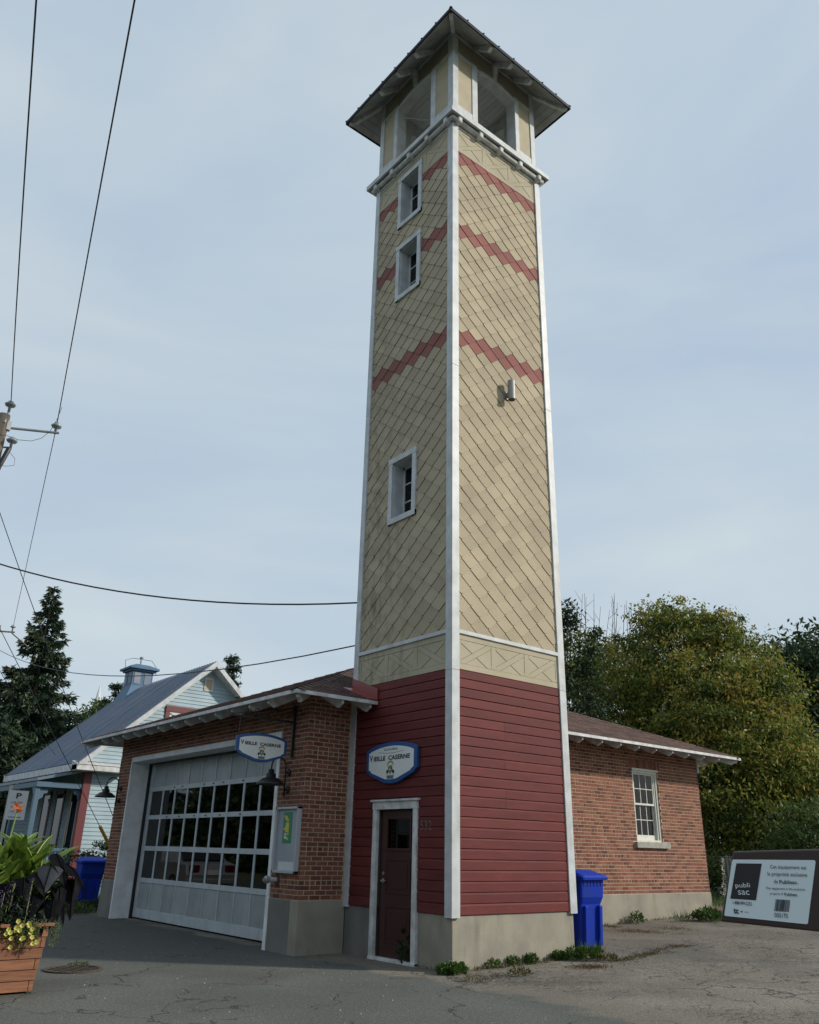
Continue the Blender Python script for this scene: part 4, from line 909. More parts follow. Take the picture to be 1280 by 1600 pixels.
# ------------------------------------------------------------------ carts
def cart(name,label,x,y,z,rot,mat,grp='wheeled bins beside the building'):
    t = thing(name,label,'bin',(x,y,z),grp); ca,sa = math.cos(rot),math.sin(rot)
    T = lambda a,b_,c: (x+a*ca-b_*sa, y+a*sa+b_*ca, z+c)
    n = 9; V = []; F = []
    def rr(w,d,r,zz,y0=0): 
        P = []
        for (sx,sy,a0) in ((1,-1,-90),(1,1,0),(-1,1,90),(-1,-1,180)):
            for k in range(4): a = math.radians(a0+30*k); P.append((sx*(w/2-r)+r*math.cos(a), y0+sy*(d/2-r)+r*math.sin(a), zz))
        return P
    rings = [rr(.46,.50,.05,.03),rr(.50,.56,.05,.50),rr(.51,.58,.05,.64),rr(.56,.66,.05,.74),rr(.575,.70,.05,.98),rr(.61,.74,.05,.985),rr(.61,.74,.05,1.0)]
    b = MB(); m_ = len(rings[0]); 
    b.add([T(*p) for r in rings for p in r],[(i*m_+k,i*m_+(k+1)%m_,(i+1)*m_+(k+1)%m_,(i+1)*m_+k) for i in range(len(rings)-1) for k in range(m_)]+[tuple(range(m_)),tuple(range(len(rings)*m_-1,(len(rings)-1)*m_-1,-1))])
    b.build('bin_body', mat, t, bevel=.006)
    for sx in (-1,1): MB().box((sx*.17-.035,-.345,.06),(sx*.17+.035,-.26,.62),lambda a,b_,c:T(a,b_+ (0.0 if c>.5 else .03),c)).build('bin_rib', mat, t, bevel=.01)
    for kx in range(6): MB().box((-.22+.08*kx,-.355,.90),(-.20+.08*kx,-.33,.975),T).build('rim_tooth', mat, t)
    rings = [rr(.64,.80,.05,.985,-.01),rr(.65,.81,.05,1.03,-.01),rr(.60,.76,.05,1.055,-.01),rr(.58,.70,.05,1.06,-.02),rr(.46,.42,.06,1.12,.04),rr(.40,.36,.06,1.125,.04)]
    b = MB(); b.add([T(*p) for r in rings for p in r],[(i*m_+k,i*m_+(k+1)%m_,(i+1)*m_+(k+1)%m_,(i+1)*m_+k) for i in range(len(rings)-1) for k in range(m_)]+[tuple(range(m_)),tuple(range(len(rings)*m_-1,(len(rings)-1)*m_-1,-1))])
    b.build('bin_lid', mat, t, bevel=.006)
    for sx in (-.29,.29): MB().lathe([(.10,-.025),(.13,-.02),(.13,.02),(.10,.025)],T(sx,.28,.13),16,(ca,sa,0)).build('wheel', m_bink, t)
    MB().tube([T(-.25,.43,.96),T(.25,.43,.96)],.014,8).build('bin_handle', mat, t)
    return t
cart('recycling_bin','blue wheeled bin standing in the sun by the right corner of the tower',3.13,.52,gz(3.1),0,m_binb)
cart('rubbish_bin','black wheeled bin mostly hidden behind the blue bin at the tower',3.12,1.52,gz(3.1),0,m_bink)
cart('recycling_bin','blue wheeled bin in shade beyond the left end of the brick garage',-.12,13.35,0.0,-.12,m_binb)
# ------------------------------------------------------------------ planter
PX,PY = -4.87,1.05; PWD,PDP,PH = 2.2,1.1,.60
pl = thing('planter_box','tapered orange brown cedar plank planter at the left edge','planter',(PX-PWD/2,PY+PDP/2,0))
npl = 6
for i in range(npl):
    z0 = .02+i*PH/npl; z1 = z0+PH/npl-.006; o = .0+.055*(i+.5)/npl; sh_ = .05 if i%2 == 0 else 0
    x0,x1,y0,y1 = PX-PWD-o,PX+o,PY-o,PY+PDP+o
    MB().box((x0+sh_,y0,z0),(x1-sh_,y0+.045,z1)).build('plank', m_wood, pl, bevel=.003)
    MB().box((x0+sh_,y1-.045,z0),(x1-sh_,y1,z1)).build('plank', m_wood, pl, bevel=.003)
    so_ = 0 if i%2 == 0 else .048
    MB().box((x1-.045,y0+so_,z0),(x1-.001,y1-so_,z1)).build('plank', m_wood, pl, bevel=.003)
    MB().box((x0+.001,y0+so_,z0),(x0+.045,y1-so_,z1)).build('plank', m_wood, pl, bevel=.003)
b = MB(); o = .065; x0,x1,y0,y1 = PX-PWD-o,PX+o,PY-o,PY+PDP+o
for q in (((x0-.03,y0-.03,PH+.02),(x1+.03,y0+.09,PH+.05)),((x0-.03,y1-.09,PH+.02),(x1+.03,y1+.03,PH+.05)),((x1-.09,y0+.09,PH+.02),(x1+.03,y1-.09,PH+.05)),((x0-.03,y0+.09,PH+.02),(x0+.09,y1-.09,PH+.05))): b.box(*q)
b.build('rim', m_wood, pl, bevel=.003)
MB().box((PX-PWD-.02,PY+.02,.3),(PX+.02,PY+PDP-.02,PH-.02)).build('soil', m_soil, pl)
def leaf(base, az, el, length, width, droop=.3, fold=.25, heart=False, n=9, roll=0.0):
    """leaf blade surface; returns MB with the blade, midrib separate"""
    base = Vector(base); b = MB(); V = []; rib = []
    d = Vector((math.cos(az)*math.cos(el),math.sin(az)*math.cos(el),math.sin(el))); pos = base.copy(); cure = el
    side0 = Vector((-math.sin(az),math.cos(az),0)); 
    for i in range(n+1):
        t = i/n
        if heart: wv = width*.5*(max(0.02,1-t)**.75)*(1.12 if t < .25 else 1.12-.1*t) if i > 0 else width*.30
        else: wv = width*.5*math.sin(math.pi*min(1,(t*.93+.05)))**.8*(1-.25*t)
        dirv = Vector((math.cos(az)*math.cos(cure),math.sin(az)*math.cos(cure),math.sin(cure)))
        up = dirv.cross(side0).normalized()*-1; side = side0*math.cos(roll)+up*math.sin(roll); up2 = side.cross(dirv)
        wob = math.sin(t*14+az*3)*width*.03
        V += [pos-side*wv+up2*(fold*wv+wob), pos-side*wv*.5+up2*fold*wv*.35, pos, pos+side*wv*.5+up2*fold*wv*.35, pos+side*wv+up2*(fold*wv-wob)]
        rib.append(pos-up2*.003); pos = pos+dirv*length/n; cure -= droop*3/n*(t+.3)
    b.add(V,[(i*5+k,i*5+k+1,(i+1)*5+k+1,(i+1)*5+k) for i in range(n) for k in range(4)],random.random()); return b,rib
# canna
cz0 = PH
def canna(x,y,label,nst,hts,seed):
    R = random.Random(seed); t = thing('canna_plant',label,'plant',(x,y,cz0),'canna lilies in the planter')
    for s in range(nst):
        a0 = R.uniform(0,6.28); bx,by = x+R.uniform(-.17,.17),y+R.uniform(-.13,.13); H = R.uniform(*hts); lx,ly = R.uniform(-.06,.06),R.uniform(-.06,.06)
        MB().tube([(bx,by,cz0-.05),(bx+lx,by+ly,cz0+H)],[.014,.008],7).build('stem', m_cannav, t)
        for k in range(6):
            f = .18+.82*k/6; p = (bx+lx*f,by+ly*f,cz0+H*f); az = a0+k*2.4+R.uniform(-.3,.3)
            b,rib = leaf(p,az,R.uniform(.75,1.25),R.uniform(.36,.52),R.uniform(.14,.20),R.uniform(.12,.42),.35,roll=R.uniform(-.4,.4))
            lf = b.build('leaf', m_cannay if (k == 2 and s == 1) else m_canna, t, smooth=True); MB().tube(rib,[.006]*(len(rib)-2)+[.003,.001],5).build('leaf_rib', m_cannav, lf)
    return t
canna(-5.02,1.55,'tall green canna at the planter corner nearest the garage',15,(.22,.68),5)
canna(-5.45,1.45,'tall green canna at the left picture edge with the orange bloom',14,(.22,.70),11)
canna(-5.22,1.60,'tallest canna at the back of the planter between the other two',9,(.5,.80),17)
fl = thing('canna_bloom','ruffled orange canna bloom rising above the planter','flower',(-5.26,1.50,1.30),None)
MB().tube([(-5.27,1.52,1.2),(-5.255,1.40,1.76)],.008,6).build('flower_stalk', m_cannav, fl)
R = random.Random(2)
for k in range(9):
    b,_ = leaf((-5.255,1.40,1.76+R.uniform(-.02,.03)),k*.75,R.uniform(.1,1.0),R.uniform(.07,.10),.06,.4,.3,n=5); b.build('petal', m_orange, fl, smooth=True)
# black elephant ears
def ears(x,y,label,items,grp='black elephant ear plants in the planter'):
    t = thing('elephant_ear_plant',label,'plant',(x,y,cz0),grp)
    for (tx,ty,tz,az,el,ln,wd,dr,g) in items:
        MB().tube([(x,y,cz0-.05),((x+tx)/2,(y+ty)/2,(cz0+tz)/2+.12),(tx,ty,tz)],[.014,.010,.007],7).build('stem', m_coloc, t)
        b,rib = leaf((tx,ty,tz),az,el,ln,wd,dr,.18,heart=True,roll=random.uniform(-.2,.2)); lf = b.build('leaf', m_colocg if g else m_coloc, t, smooth=True)
        MB().tube(rib,[.006]*(len(rib)-2)+[.003,.001],5).build('leaf_rib', m_coloc, lf)
dn = -1.35; cz_ = math.atan2(CAM.y-1.3,CAM.x+4.8)
ears(-4.92,1.35,'black elephant ear at the planter corner with its longest leaf hanging outside',
     [(-4.80,1.25,1.32,cz_+.9,-.9,.40,.26,.25,0),(-4.66,1.28,1.22,cz_+1.3,-.6,.42,.26,.5,0),(-4.56,1.30,1.06,cz_+.6,dn,.42,.22,.05,0),(-4.72,1.18,.98,cz_+.5,dn,.34,.20,.05,0),(-4.86,1.16,1.20,cz_-.3,-1.15,.30,.27,.10,1),(-4.70,1.5,1.15,1.0,.2,.35,.24,.6,0),(-4.78,1.12,.86,cz_,-1.1,.30,.2,.1,0),(-4.84,1.22,1.05,cz_+1.6,-1.0,.38,.26,.2,0),(-4.68,1.22,.90,cz_+.9,-1.2,.32,.18,.1,0)])
ears(-5.25,1.28,'black elephant ear behind the yellow petunias',
     [(-5.12,1.15,1.08,cz_+.3,-1.1,.30,.26,.15,0),(-5.0,1.12,.92,cz_,-1.0,.30,.24,.15,0),(-5.3,1.15,1.02,cz_-.4,-1.0,.34,.26,.15,0),(-5.05,1.12,.78,cz_+.4,-.9,.28,.22,.15,0),(-5.16,1.05,.80,cz_-.2,-.9,.26,.22,.15,0),(-5.0,1.2,1.12,cz_+.9,-.7,.30,.26,.3,0),(-4.95,1.08,.74,cz_+.7,-.8,.26,.2,.3,0)])
def cloud(name, mat, parent, P, S, up=.5, rnd=None, aspect=.5, jit=1.0, droop=0.0, kind=None, origin=None, dirs=None):
    """many small folded leaves: P (n,3) positions, S (n,) lengths"""
    n = len(P); P = np.asarray(P,float); S = np.broadcast_to(np.asarray(S,float),(n,))
    d = RNG.normal(size=(n,3)); 
    if dirs is not None: d = d*jit+dirs
    d[:,2] -= droop; d /= np.linalg.norm(d,axis=1)[:,None]+1e-9
    nn = RNG.normal(size=(n,3))+np.array([0,0,up*2]); sd = np.cross(d,nn); sd /= np.linalg.norm(sd,axis=1)[:,None]+1e-9
    w = S*aspect/2; V = np.stack([P, P+d*(S*.45)[:,None]+sd*w[:,None], P+d*S[:,None], P+d*(S*.45)[:,None]-sd*w[:,None]],1).reshape(-1,3)
    off = rootloc(parent) if parent is not None else Vector(origin or (0,0,0)); V = V-np.array(off)
    me = bpy.data.meshes.new(name); me.vertices.add(4*n); me.vertices.foreach_set('co',V.ravel()); me.loops.add(4*n); me.loops.foreach_set('vertex_index',np.arange(4*n,dtype=np.int32))
    me.polygons.add(n); me.polygons.foreach_set('loop_start',np.arange(0,4*n,4,dtype=np.int32)); me.update(calc_edges=True)
    at = me.attributes.new('rnd','FLOAT','FACE'); at.data.foreach_set('value', (RNG.random(n) if rnd is None else np.clip(rnd,0,1)).astype(np.float32)); me.materials.append(mat)
    o = bpy.data.objects.new(name,me); COL.objects.link(o)
    if parent is not None: o.parent = parent
    else: o.location = origin or (0,0,0)
    if kind: o['kind'] = kind
    return o
# salvia, petunias, ivy
sv = thing('salvia_plant','purple spiked flowers among dark leaves at the left picture edge','plant',(-5.22,1.12,cz0))
P = []; 
for k in range(16):
    x,y,h = -5.22+R.uniform(-.16,.2),1.06+R.uniform(-.06,.08),R.uniform(.22,.46); MB().tube([(x,y,cz0),(x+.01,y,cz0+h)],.003,5).build('stem', m_cannav, sv); P += [(x+R.gauss(0,.012),y+R.gauss(0,.012),cz0+h*R.uniform(.5,1.05)) for _ in range(60)]
cloud('flower_spikes', m_purple, sv, P, .022)
cloud('foliage', m_dgreen, sv, [(-5.22+R.gauss(0,.13),1.05+R.gauss(0,.06),cz0+abs(R.gauss(0,.13))) for _ in range(700)], .05, aspect=.35)
pt = thing('petunia_plant','cluster of small pale yellow petunias spilling over the planter rim','plant',(-5.18,1.0,cz0))
for k in range(19):
    x = -5.15+R.gauss(0,.10); z = cz0-.01+R.gauss(0,.075); y = PY-.13-R.random()*.04; b = MB(); az = cz_+R.uniform(-.3,.3)
    c = Vector((x,y,z)); nn = Vector((math.cos(az),math.sin(az),.35)).normalized(); a = nn.orthogonal().normalized(); c2 = nn.cross(a); rr_ = .025; V = [c-nn*.012]+[c+nn*.006*(j%2)+(a*math.cos(j*math.pi/5)+c2*math.sin(j*math.pi/5))*rr_*(1 if j%2 else .82) for j in range(10)]
    b.add(V,[(0,j+1,(j+1)%10+1) for j in range(10)]); b.add([c-nn*.005+(a*math.cos(j*1.26)+c2*math.sin(j*1.26))*.006 for j in range(5)],[(0,1,2,3,4)],mi=1); b.build('flower', [m_petal,M('flower_eye',(.12,.12,.02),.6) if k == 0 else bpy.data.materials['flower_eye']], pt)
cloud('foliage', m_weed, pt, [(-5.15+R.gauss(0,.13),PY-.04-abs(R.gauss(0,.03)),cz0-.02+R.gauss(0,.05)) for _ in range(500)], .028)
iv = thing('trailing_ivy','small leaved grey green trailing plant hanging over the planter corner','plant',(-4.9,1.0,cz0))
P = []
for s in range(22):
    x = PX+.07-R.random()*.36; y = PY-.10; L_ = R.uniform(.05,.20)
    if s > 15: x = PX+.12+R.uniform(0,.05); y = PY+R.uniform(-.1,.25); L_ = R.uniform(.1,.22)
    Q = [(x,y+.04,cz0+.06),(x+.01,y-.01,cz0+.03),(x+R.uniform(-.03,.03),y-.015,cz0-L_)]; MB().tube(Q,.0015,4).build('stem', m_cannav, iv)
    for _ in range(int(L_*190)): t = R.random(); P.append((x+(Q[2][0]-x)*t+R.gauss(0,.012),y-.015+R.gauss(0,.012),cz0+.05-(L_+.05)*t))
cloud('foliage', leafmat('ivy_leaves',[(0,(.05,.09,.035)),(.6,(.09,.14,.06)),(1,(.18,.2,.11))]), iv, P+[(PX-.12+R.gauss(0,.13),PY-.03+R.gauss(0,.05),cz0+.04+R.gauss(0,.03)) for _ in range(700)], .026)
# ------------------------------------------------------------------ drain grate
dg = thing('drain_grate','round rusty storm drain grate set in the asphalt before the garage','drain',(-3.96,2.53,.006))
MB().lathe([(.31,-.02),(.31,.006)],(-3.96,2.53,0),28).build('grate_pit', M('drain_pit',(.006,.005,.004),.95), dg)
b = MB(); b.add([(-3.96+r*math.cos(a),2.53+r*math.sin(a),z) for (r,z) in ((.30,.004),(.30,.018),(.345,.018),(.345,.002)) for a in [2*math.pi*k/28 for k in range(28)]],[(i*28+k,i*28+(k+1)%28,(i+1)*28+(k+1)%28,(i+1)*28+k) for i in range(3) for k in range(28)]).build('grate_ring', m_rust, dg)
MB().lathe([(.30,.004),(.345,.004),(.345,.012),(.30,.014)],(-3.96,2.53,.0),28).build('grate_ring', m_rust, dg) if False else None
for k in range(-3,4):
    d = k*.085; L_ = math.sqrt(max(.01,.30**2-d*d)); a = .35
    T = lambda u_,v_,z_: (-3.96+u_*math.cos(a)-v_*math.sin(a), 2.53+u_*math.sin(a)+v_*math.cos(a), z_); MB().box((d-.016,-L_,.007),(d+.016,L_,.011),T).build('grate_bar', m_rust, dg)
# ------------------------------------------------------------------ parking sign
ps = thing('parking_sign','white parking sign on a thin steel post behind the canna leaves','sign',(atd(26,1258,15.5).x,atd(26,1258,15.5).y,0))
vd = (Vector((-4.06,6.55,0))-Vector((CAM.x,CAM.y,0))).normalized(); Xs = Vector((vd.y,-vd.x,0)); Xs = (Xs*math.cos(.25)+vd*math.sin(.25)); C0 = Vector(atd(26,1258,15.5)); C0.z = atd(26,1258,15.5).z; Ns = Xs.cross(Vector((0,0,1)))
T = lambda h,d,z: tuple(C0+Xs*h+Vector((0,0,z))+Ns*d)
MB().box((-.16,-.02,-C0.z),(-.11,.0,.30),T).build('post', m_steel, ps); MB().box((-.155,.0,-.225),(.155,.004,.225),T).build('sign_plate', m_paper, ps, bevel=.002)
text('P',.085,.085,m_ink,ps,'sign_letter',T(.01,.006,.145),Xs,(0,0,1),bold=.03); MB().box((-.10,.004,-.19),(.10,.006,-.18),T).build('sign_rule', m_ink, ps)
for k,s in enumerate(('LUN. MAR.','08h - 16h','1 AVR. - 1 DEC.')): text(s,.20 if k != 1 else .17,.028,m_ink,ps,'sign_lettering',T(.0,.006,.04-.07*k),Xs,(0,0,1))
# ------------------------------------------------------------------ flyer box (foreground right)
fb = thing('flyer_drop_box','dark brown metal flyer box with a white bilingual label at the right edge','box',(-4.6,-7.6,0))
dB = 3.3
A = [atd(1145,1330,dB),atd(1322,1325,dB-.02),atd(1300,1458,dB-.02),atd(1126,1440,dB)]
nrm = (A[1]-A[0]).cross(A[3]-A[0]).normalized(); 
if nrm.dot(CAM-A[0]) < 0: nrm = -nrm
mean = sum(A,Vector())/4; A = [p-nrm*((p-mean).dot(nrm)) for p in A]
b = MB(); V = A+[p-nrm*.16 for p in A]; b.add([tuple(p) for p in V],[(0,1,2,3),(7,6,5,4),(0,4,5,1),(1,5,6,2),(2,6,7,3),(3,7,4,0)]); b.build('box_body', m_brown, fb, bevel=.006)
A4 = A
def q2(s,t,o=.0): 
    p = (A4[0]*(1-s)+A4[1]*s)*(1-t)+(A4[3]*(1-s)+A4[2]*s)*t; return p+nrm*o
# label in box-face coordinates
def lab(poly,o,mat,name): 
    P = [q2(s,t,o) for s,t in poly]; Q = [q2(s,t,o+.0008) for s,t in poly]; n = len(poly); return MB().add([tuple(p) for p in P+Q],[tuple(range(n)),tuple(range(2*n-1,n-1,-1))]+[(i,i+n,(i+1)%n+n,(i+1)%n) for i in range(n)]).build(name,mat,fb)
def inv(u,v):
    """pixel -> (s,t) on the face"""
    dvec = (atd(u,v,1)-CAM); k = (mean-CAM).dot(nrm)/dvec.dot(nrm); p = CAM+dvec*k; s,t = .5,.5
    for _ in range(30):
        e_ = p-q2(s,t); ds = (q2(s+.01,t)-q2(s-.01,t))/.02; dt_ = (q2(s,t+.01)-q2(s,t-.01))/.02; s += e_.dot(ds)/ds.length_squared*.9; e_ = p-q2(s,t); t += e_.dot(dt_)/dt_.length_squared*.9
    return s,t
lab([inv(1146,1343),inv(1273,1344),inv(1274.5,1347),inv(1262.5,1443),inv(1260,1444),inv(1133,1431),inv(1132,1429),inv(1144,1345)],.001,m_label,'white_label')
lab([inv(1151,1349),inv(1190.5,1349.5),inv(1181.5,1406.5),inv(1141.5,1404)],.0025,m_lblack,'black_square')
def tx(s,u0,v0,u1,v1,hpx,mat=m_ink,bold=0.0,name='label_lettering'):
    a = q2(*inv(u0,v0)); c = q2(*inv(u1,v1)); X = (c-a); w = X.length; X.normalize(); Y = nrm.cross(X); mid = q2(*inv((u0+u1)/2,(v0+v1)/2)); hh = w*hpx/math.hypot(u1-u0,v1-v0)
    return text(s,w,hh,mat,fb,name,mid+nrm*.003,X,Y,bold=bold,depth=.0012)
tx('Cet équipement est',1203.5,1355,1260,1356.5,7.2); tx('la propriété exclusive',1199.5,1366,1261,1368,8); tx('de',1209.5,1377.2,1215.5,1377.4,5.6); tx('Publisac.',1218,1378,1247,1378.5,6,bold=.014)
tx('This equipment is the exclusive',1196.5,1388,1258,1390.5,5.2); tx('property of',1203.5,1396.5,1224,1397,5); tx('Publisac.',1226,1397.3,1247,1398,5,bold=.014)
tx('publi',1149.5,1384.5,1172,1384,9,m_label); tx('sac',1153.5,1394.5,1171,1395,6.5,m_label)
tx('1-888-999-2272',1145.5,1410,1175,1412.5,5,bold=.012); tx('tc',1146.5,1423,1154.5,1423.6,8,bold=.03); tx('media',1163.5,1424.8,1170,1425.2,2)
lab([inv(1158.2,1423.2),inv(1160.4,1423.4),inv(1160.2,1425.6),inv(1158,1425.4)],.0025,m_ink,'label_dot')
b_ = random.Random(4); u = 0.0
while u < 1:
    w = b_.choice((.015,.025,.04)); u1_ = min(1,u+w)
    def bc(s,t): return inv(1212.5+(1235-1212.5)*s-(2.3)*t, 1405+(1.2)*s+18.5*t)
    lab([bc(u,0),bc(u1_,0),bc(u1_,1),bc(u,1)],.0025,m_ink,'barcode_bar'); u = u1_+b_.choice((.015,.02,.035))
tx('000170',1210.5,1429.6,1231,1431,7)
pc = q2(1.25,1.0)-nrm*.08
MB().tube([tuple(q2(.98,1.0)-nrm*.08),tuple(q2(1.12,1.5)-nrm*.08),tuple(Vector((q2(1.2,1.5).x,q2(1.2,1.5).y,gz(0))))],.032,8).build('post', m_black, fb)
# ------------------------------------------------------------------ blue house
hs_ = thing('blue_clapboard_house','pale blue clapboard house with metal gable roof and front porch beyond the garage','house',(.6,17,0))
HX0,HX1,HY0,HY1 = .6,7.8,17.0,24.0; HR = 4.18; HEZ = 3.95; HPZ = 7.15
sl_ = (HPZ-HEZ)/(HR-HX0)
b = MB(); b.add([(HX0+.02,HY0+.02,0),(HX1-.02,HY0+.02,0),(HX1-.02,HY0+.02,HEZ),(HR,HY0+.02,HPZ-.03),(HX0+.02,HY0+.02,HEZ),(HX0+.02,HY1,0),(HX1-.02,HY1,0),(HX1-.02,HY1,HEZ),(HR,HY1,HPZ-.03),(HX0+.02,HY1,HEZ)],[(0,1,2,3,4),(9,8,7,6,5),(0,5,6,1),(0,4,9,5),(1,6,7,2),(2,7,8,3),(3,8,9,4)])
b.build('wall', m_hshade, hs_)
e_ = .115; k = 0; GW = (2.78,4.55,4.0,5.50)
z = .5
while z < HPZ-.1:
    x0 = HX0+.0 if z < HEZ else HX0+(z-HEZ)/sl_; x1 = HX1 if z < HEZ else HX1-(z-HEZ)/sl_*(HX1-HR)/(HR-HX0)
    segs = [(x0,x1)] if not (GW[2]-.1 < z < GW[3]+.05) else [(x0,GW[0]),(GW[1],x1)]
    for (a,c) in segs:
        if c-a > .1: MB().prism([(a,z),(c,z),(c,z+e_-.004),(a,z+e_-.004)],-.02,lambda h,zz,z=z:.03-.018*(zz-z)/e_,lambda h,d,zz:(h,HY0-d,zz)).build('siding_board', m_hblue, hs_)
    z += e_
z = .5
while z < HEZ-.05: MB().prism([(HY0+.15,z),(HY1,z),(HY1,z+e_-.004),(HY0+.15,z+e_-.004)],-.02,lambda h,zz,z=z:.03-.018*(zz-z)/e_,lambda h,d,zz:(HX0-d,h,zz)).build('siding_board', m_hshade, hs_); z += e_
b = MB(); b.box((HX0-.06,HY0-.06,.4),(HX0+.16,HY0,3.70)); b.box((HX0-.06,HY0,.4),(HX0,HY0+.16,3.70)); b.box((HX0-.06,HY0-.07,3.52),(HX0+1.0,HY0-.062,3.70)); b.build('corner_post', m_maroon, hs_)
b = MB(); b.box((GW[0]-.0,HY0-.08,GW[3]-.04),(GW[1]+.0,HY0-.02,GW[3]+.14)); b.box((GW[0],HY0-.07,GW[2]-.3),(GW[0]+.14,HY0-.02,GW[3])); b.box((GW[1]-.14,HY0-.07,GW[2]-.3),(GW[1],HY0-.02,GW[3])); gw = b.build('window', m_maroon, hs_)
b = MB(); b.box((GW[0]+.14,HY0-.05,GW[3]-.14),(GW[1]-.14,HY0-.02,GW[3]-.04)); b.box((GW[0]+.14,HY0-.05,GW[2]-.3),(GW[0]+.22,HY0-.02,GW[3]-.1)); b.box((GW[1]-.22,HY0-.05,GW[2]-.3),(GW[1]-.14,HY0-.02,GW[3]-.1)); b.build('window_frame', m_white2, gw)
MB().box((GW[0]+.2,HY0-.04,GW[2]-.3),(GW[1]-.2,HY0-.03,GW[3]-.12)).build('pane', m_glassd, gw)
b = MB(); b.box((HR-.16,HY0-.05,6.28),(HR+.16,HY0-.02,6.72)); v_ = b.build('gable_vent', m_white2, hs_); MB().box((HR-.11,HY0-.056,6.33),(HR+.11,HY0-.045,6.67)).build('vent_louvre', m_brasslit, v_)
# roof slabs with standing ribs
ov = .45
def hroof(sx):
    xe = HX0-.42 if sx < 0 else HX1+.42; ze = HEZ-.42*sl_*.9; b = MB()
    P = [(xe,HY0-ov,ze),(HR,HY0-ov,HPZ+.06),(HR,HY1+ov,HPZ+.06),(xe,HY1+ov,ze)]; Q = [(x,y,z-.10) for x,y,z in P]
    b.add(P+Q,[(0,1,2,3),(7,6,5,4),(0,4,5,1),(1,5,6,2),(2,6,7,3),(3,7,4,0)]); b.build('roof', m_hroof, hs_)
    if sx < 0:
        y = HY0-ov+.05
        while y < HY1+ov: MB().tube([(xe-.01,y,ze+.022),(HR,y,HPZ+.082)],.026,4,r=random.random()).build('roof_rib', m_hroof, hs_); y += .205
    n_ = 1
    b = MB(); a = Vector((xe,HY0-ov-.03,ze-.16)); c = Vector((HR,HY0-ov-.03,HPZ-.10)); dz_ = Vector((0,0,.19)); t_ = Vector((0,.035,0))
    b.add([a,c,c+dz_,a+dz_,a+t_,c+t_,c+dz_+t_,a+dz_+t_],[(0,1,2,3),(7,6,5,4),(0,4,5,1),(1,5,6,2),(2,6,7,3),(3,7,4,0)]); b.build('rake_board', m_white, hs_)
    b = MB(); a = Vector((xe+.2,HY0-ov+.0,ze-.12+.2*sl_*.9)); c = Vector((HR,HY0-ov,HPZ-.14)); t_ = Vector((0,ov,0)); dz_ = Vector((0,0,.02)); b.add([a,c,c+t_,a+t_,a+dz_,c+dz_,c+t_+dz_,a+t_+dz_],[(0,1,2,3),(7,6,5,4),(0,4,5,1),(1,5,6,2),(2,6,7,3),(3,7,4,0)]); b.build('rake_soffit', m_white2, hs_)
hroof(-1); hroof(1)
b = MB(); xe = HX0-.42; ze = HEZ-.42*sl_*.9
b.box((xe-.05,HY0-ov,ze-.20),(xe+.02,HY1+ov,ze-.0)); b.box((xe+.02,HY0-ov+.05,ze-.20),(HX0,HY1+ov,ze-.16)); b.box((xe-.05,HY0-ov-.05,ze-.19),(HX0+1.1,HY0,ze-.03)); b.build('eave_cornice', m_white2, hs_, bevel=.01)
b = MB(); b.add([(xe-.06,HY0-ov-.07,ze-.03),(HX0+1.15,HY0-ov-.07,ze-.03),(HX0+1.15,HY0,ze+.10),(xe-.06,HY0,ze+.10),(xe-.06,HY0,ze-.03),(HX0+1.15,HY0,ze-.03)],[(0,1,2,3),(0,3,4),(1,5,2),(0,4,5,1),(3,2,5,4)]); b.build('return_roof', m_white2, hs_)
# cupola and flue
cu = (HR,23.5); b = MB()
b.add([(cu[0]-.75,cu[1]-.75,HPZ-.7),(cu[0]+.75,cu[1]-.75,HPZ-.7),(cu[0]+.75,cu[1]+.75,HPZ-.7),(cu[0]-.75,cu[1]+.75,HPZ-.7),(cu[0]-.42,cu[1]-.42,HPZ+.10),(cu[0]+.42,cu[1]-.42,HPZ+.10),(cu[0]+.42,cu[1]+.42,HPZ+.10),(cu[0]-.42,cu[1]+.42,HPZ+.10)],[(4,5,6,7),(0,1,5,4),(1,2,6,5),(2,3,7,6),(3,0,4,7)])
b.box((cu[0]-.42,cu[1]-.42,HPZ+.08),(cu[0]+.42,cu[1]+.42,HPZ+.72)); cp = b.build('cupola', m_cup, hs_, bevel=.01)
b = MB(); b.box((cu[0]-.5,cu[1]-.5,HPZ+.68),(cu[0]+.5,cu[1]+.5,HPZ+.75)); b.box((cu[0]-.6,cu[1]-.6,HPZ+.75),(cu[0]+.6,cu[1]+.6,HPZ+.83)); b.add([(cu[0]-.6,cu[1]-.6,HPZ+.83),(cu[0]+.6,cu[1]-.6,HPZ+.83),(cu[0]+.6,cu[1]+.6,HPZ+.83),(cu[0]-.6,cu[1]+.6,HPZ+.83),(cu[0]-.28,cu[1]-.28,HPZ+.98),(cu[0]+.28,cu[1]-.28,HPZ+.98),(cu[0]+.28,cu[1]+.28,HPZ+.98),(cu[0]-.28,cu[1]+.28,HPZ+.98)],[(0,1,5,4),(1,2,6,5),(2,3,7,6),(3,0,4,7),(4,5,6,7)]); b.build('cupola_cap', m_cup, cp, bevel=.01)
for T in ((lambda h,d,z:(cu[0]-.42-d,cu[1]+h,z)),(lambda h,d,z:(cu[0]+h,cu[1]-.42-d,z))):
    for h in (-.21,.21): MB().box((h-.13,-.01,HPZ+.18),(h+.13,.015,HPZ+.62),T).build('cupola_shutter', m_hroof, cp)
b = MB().tube([(cu[0],cu[1],HPZ+.95),(cu[0],cu[1],HPZ+1.30)],.035,8); b.lathe([(.0,0),(.08,.04),(.08,.08),(.0,.12)],(cu[0],cu[1],HPZ+1.24),8); b.build('finial', m_steel, cp)
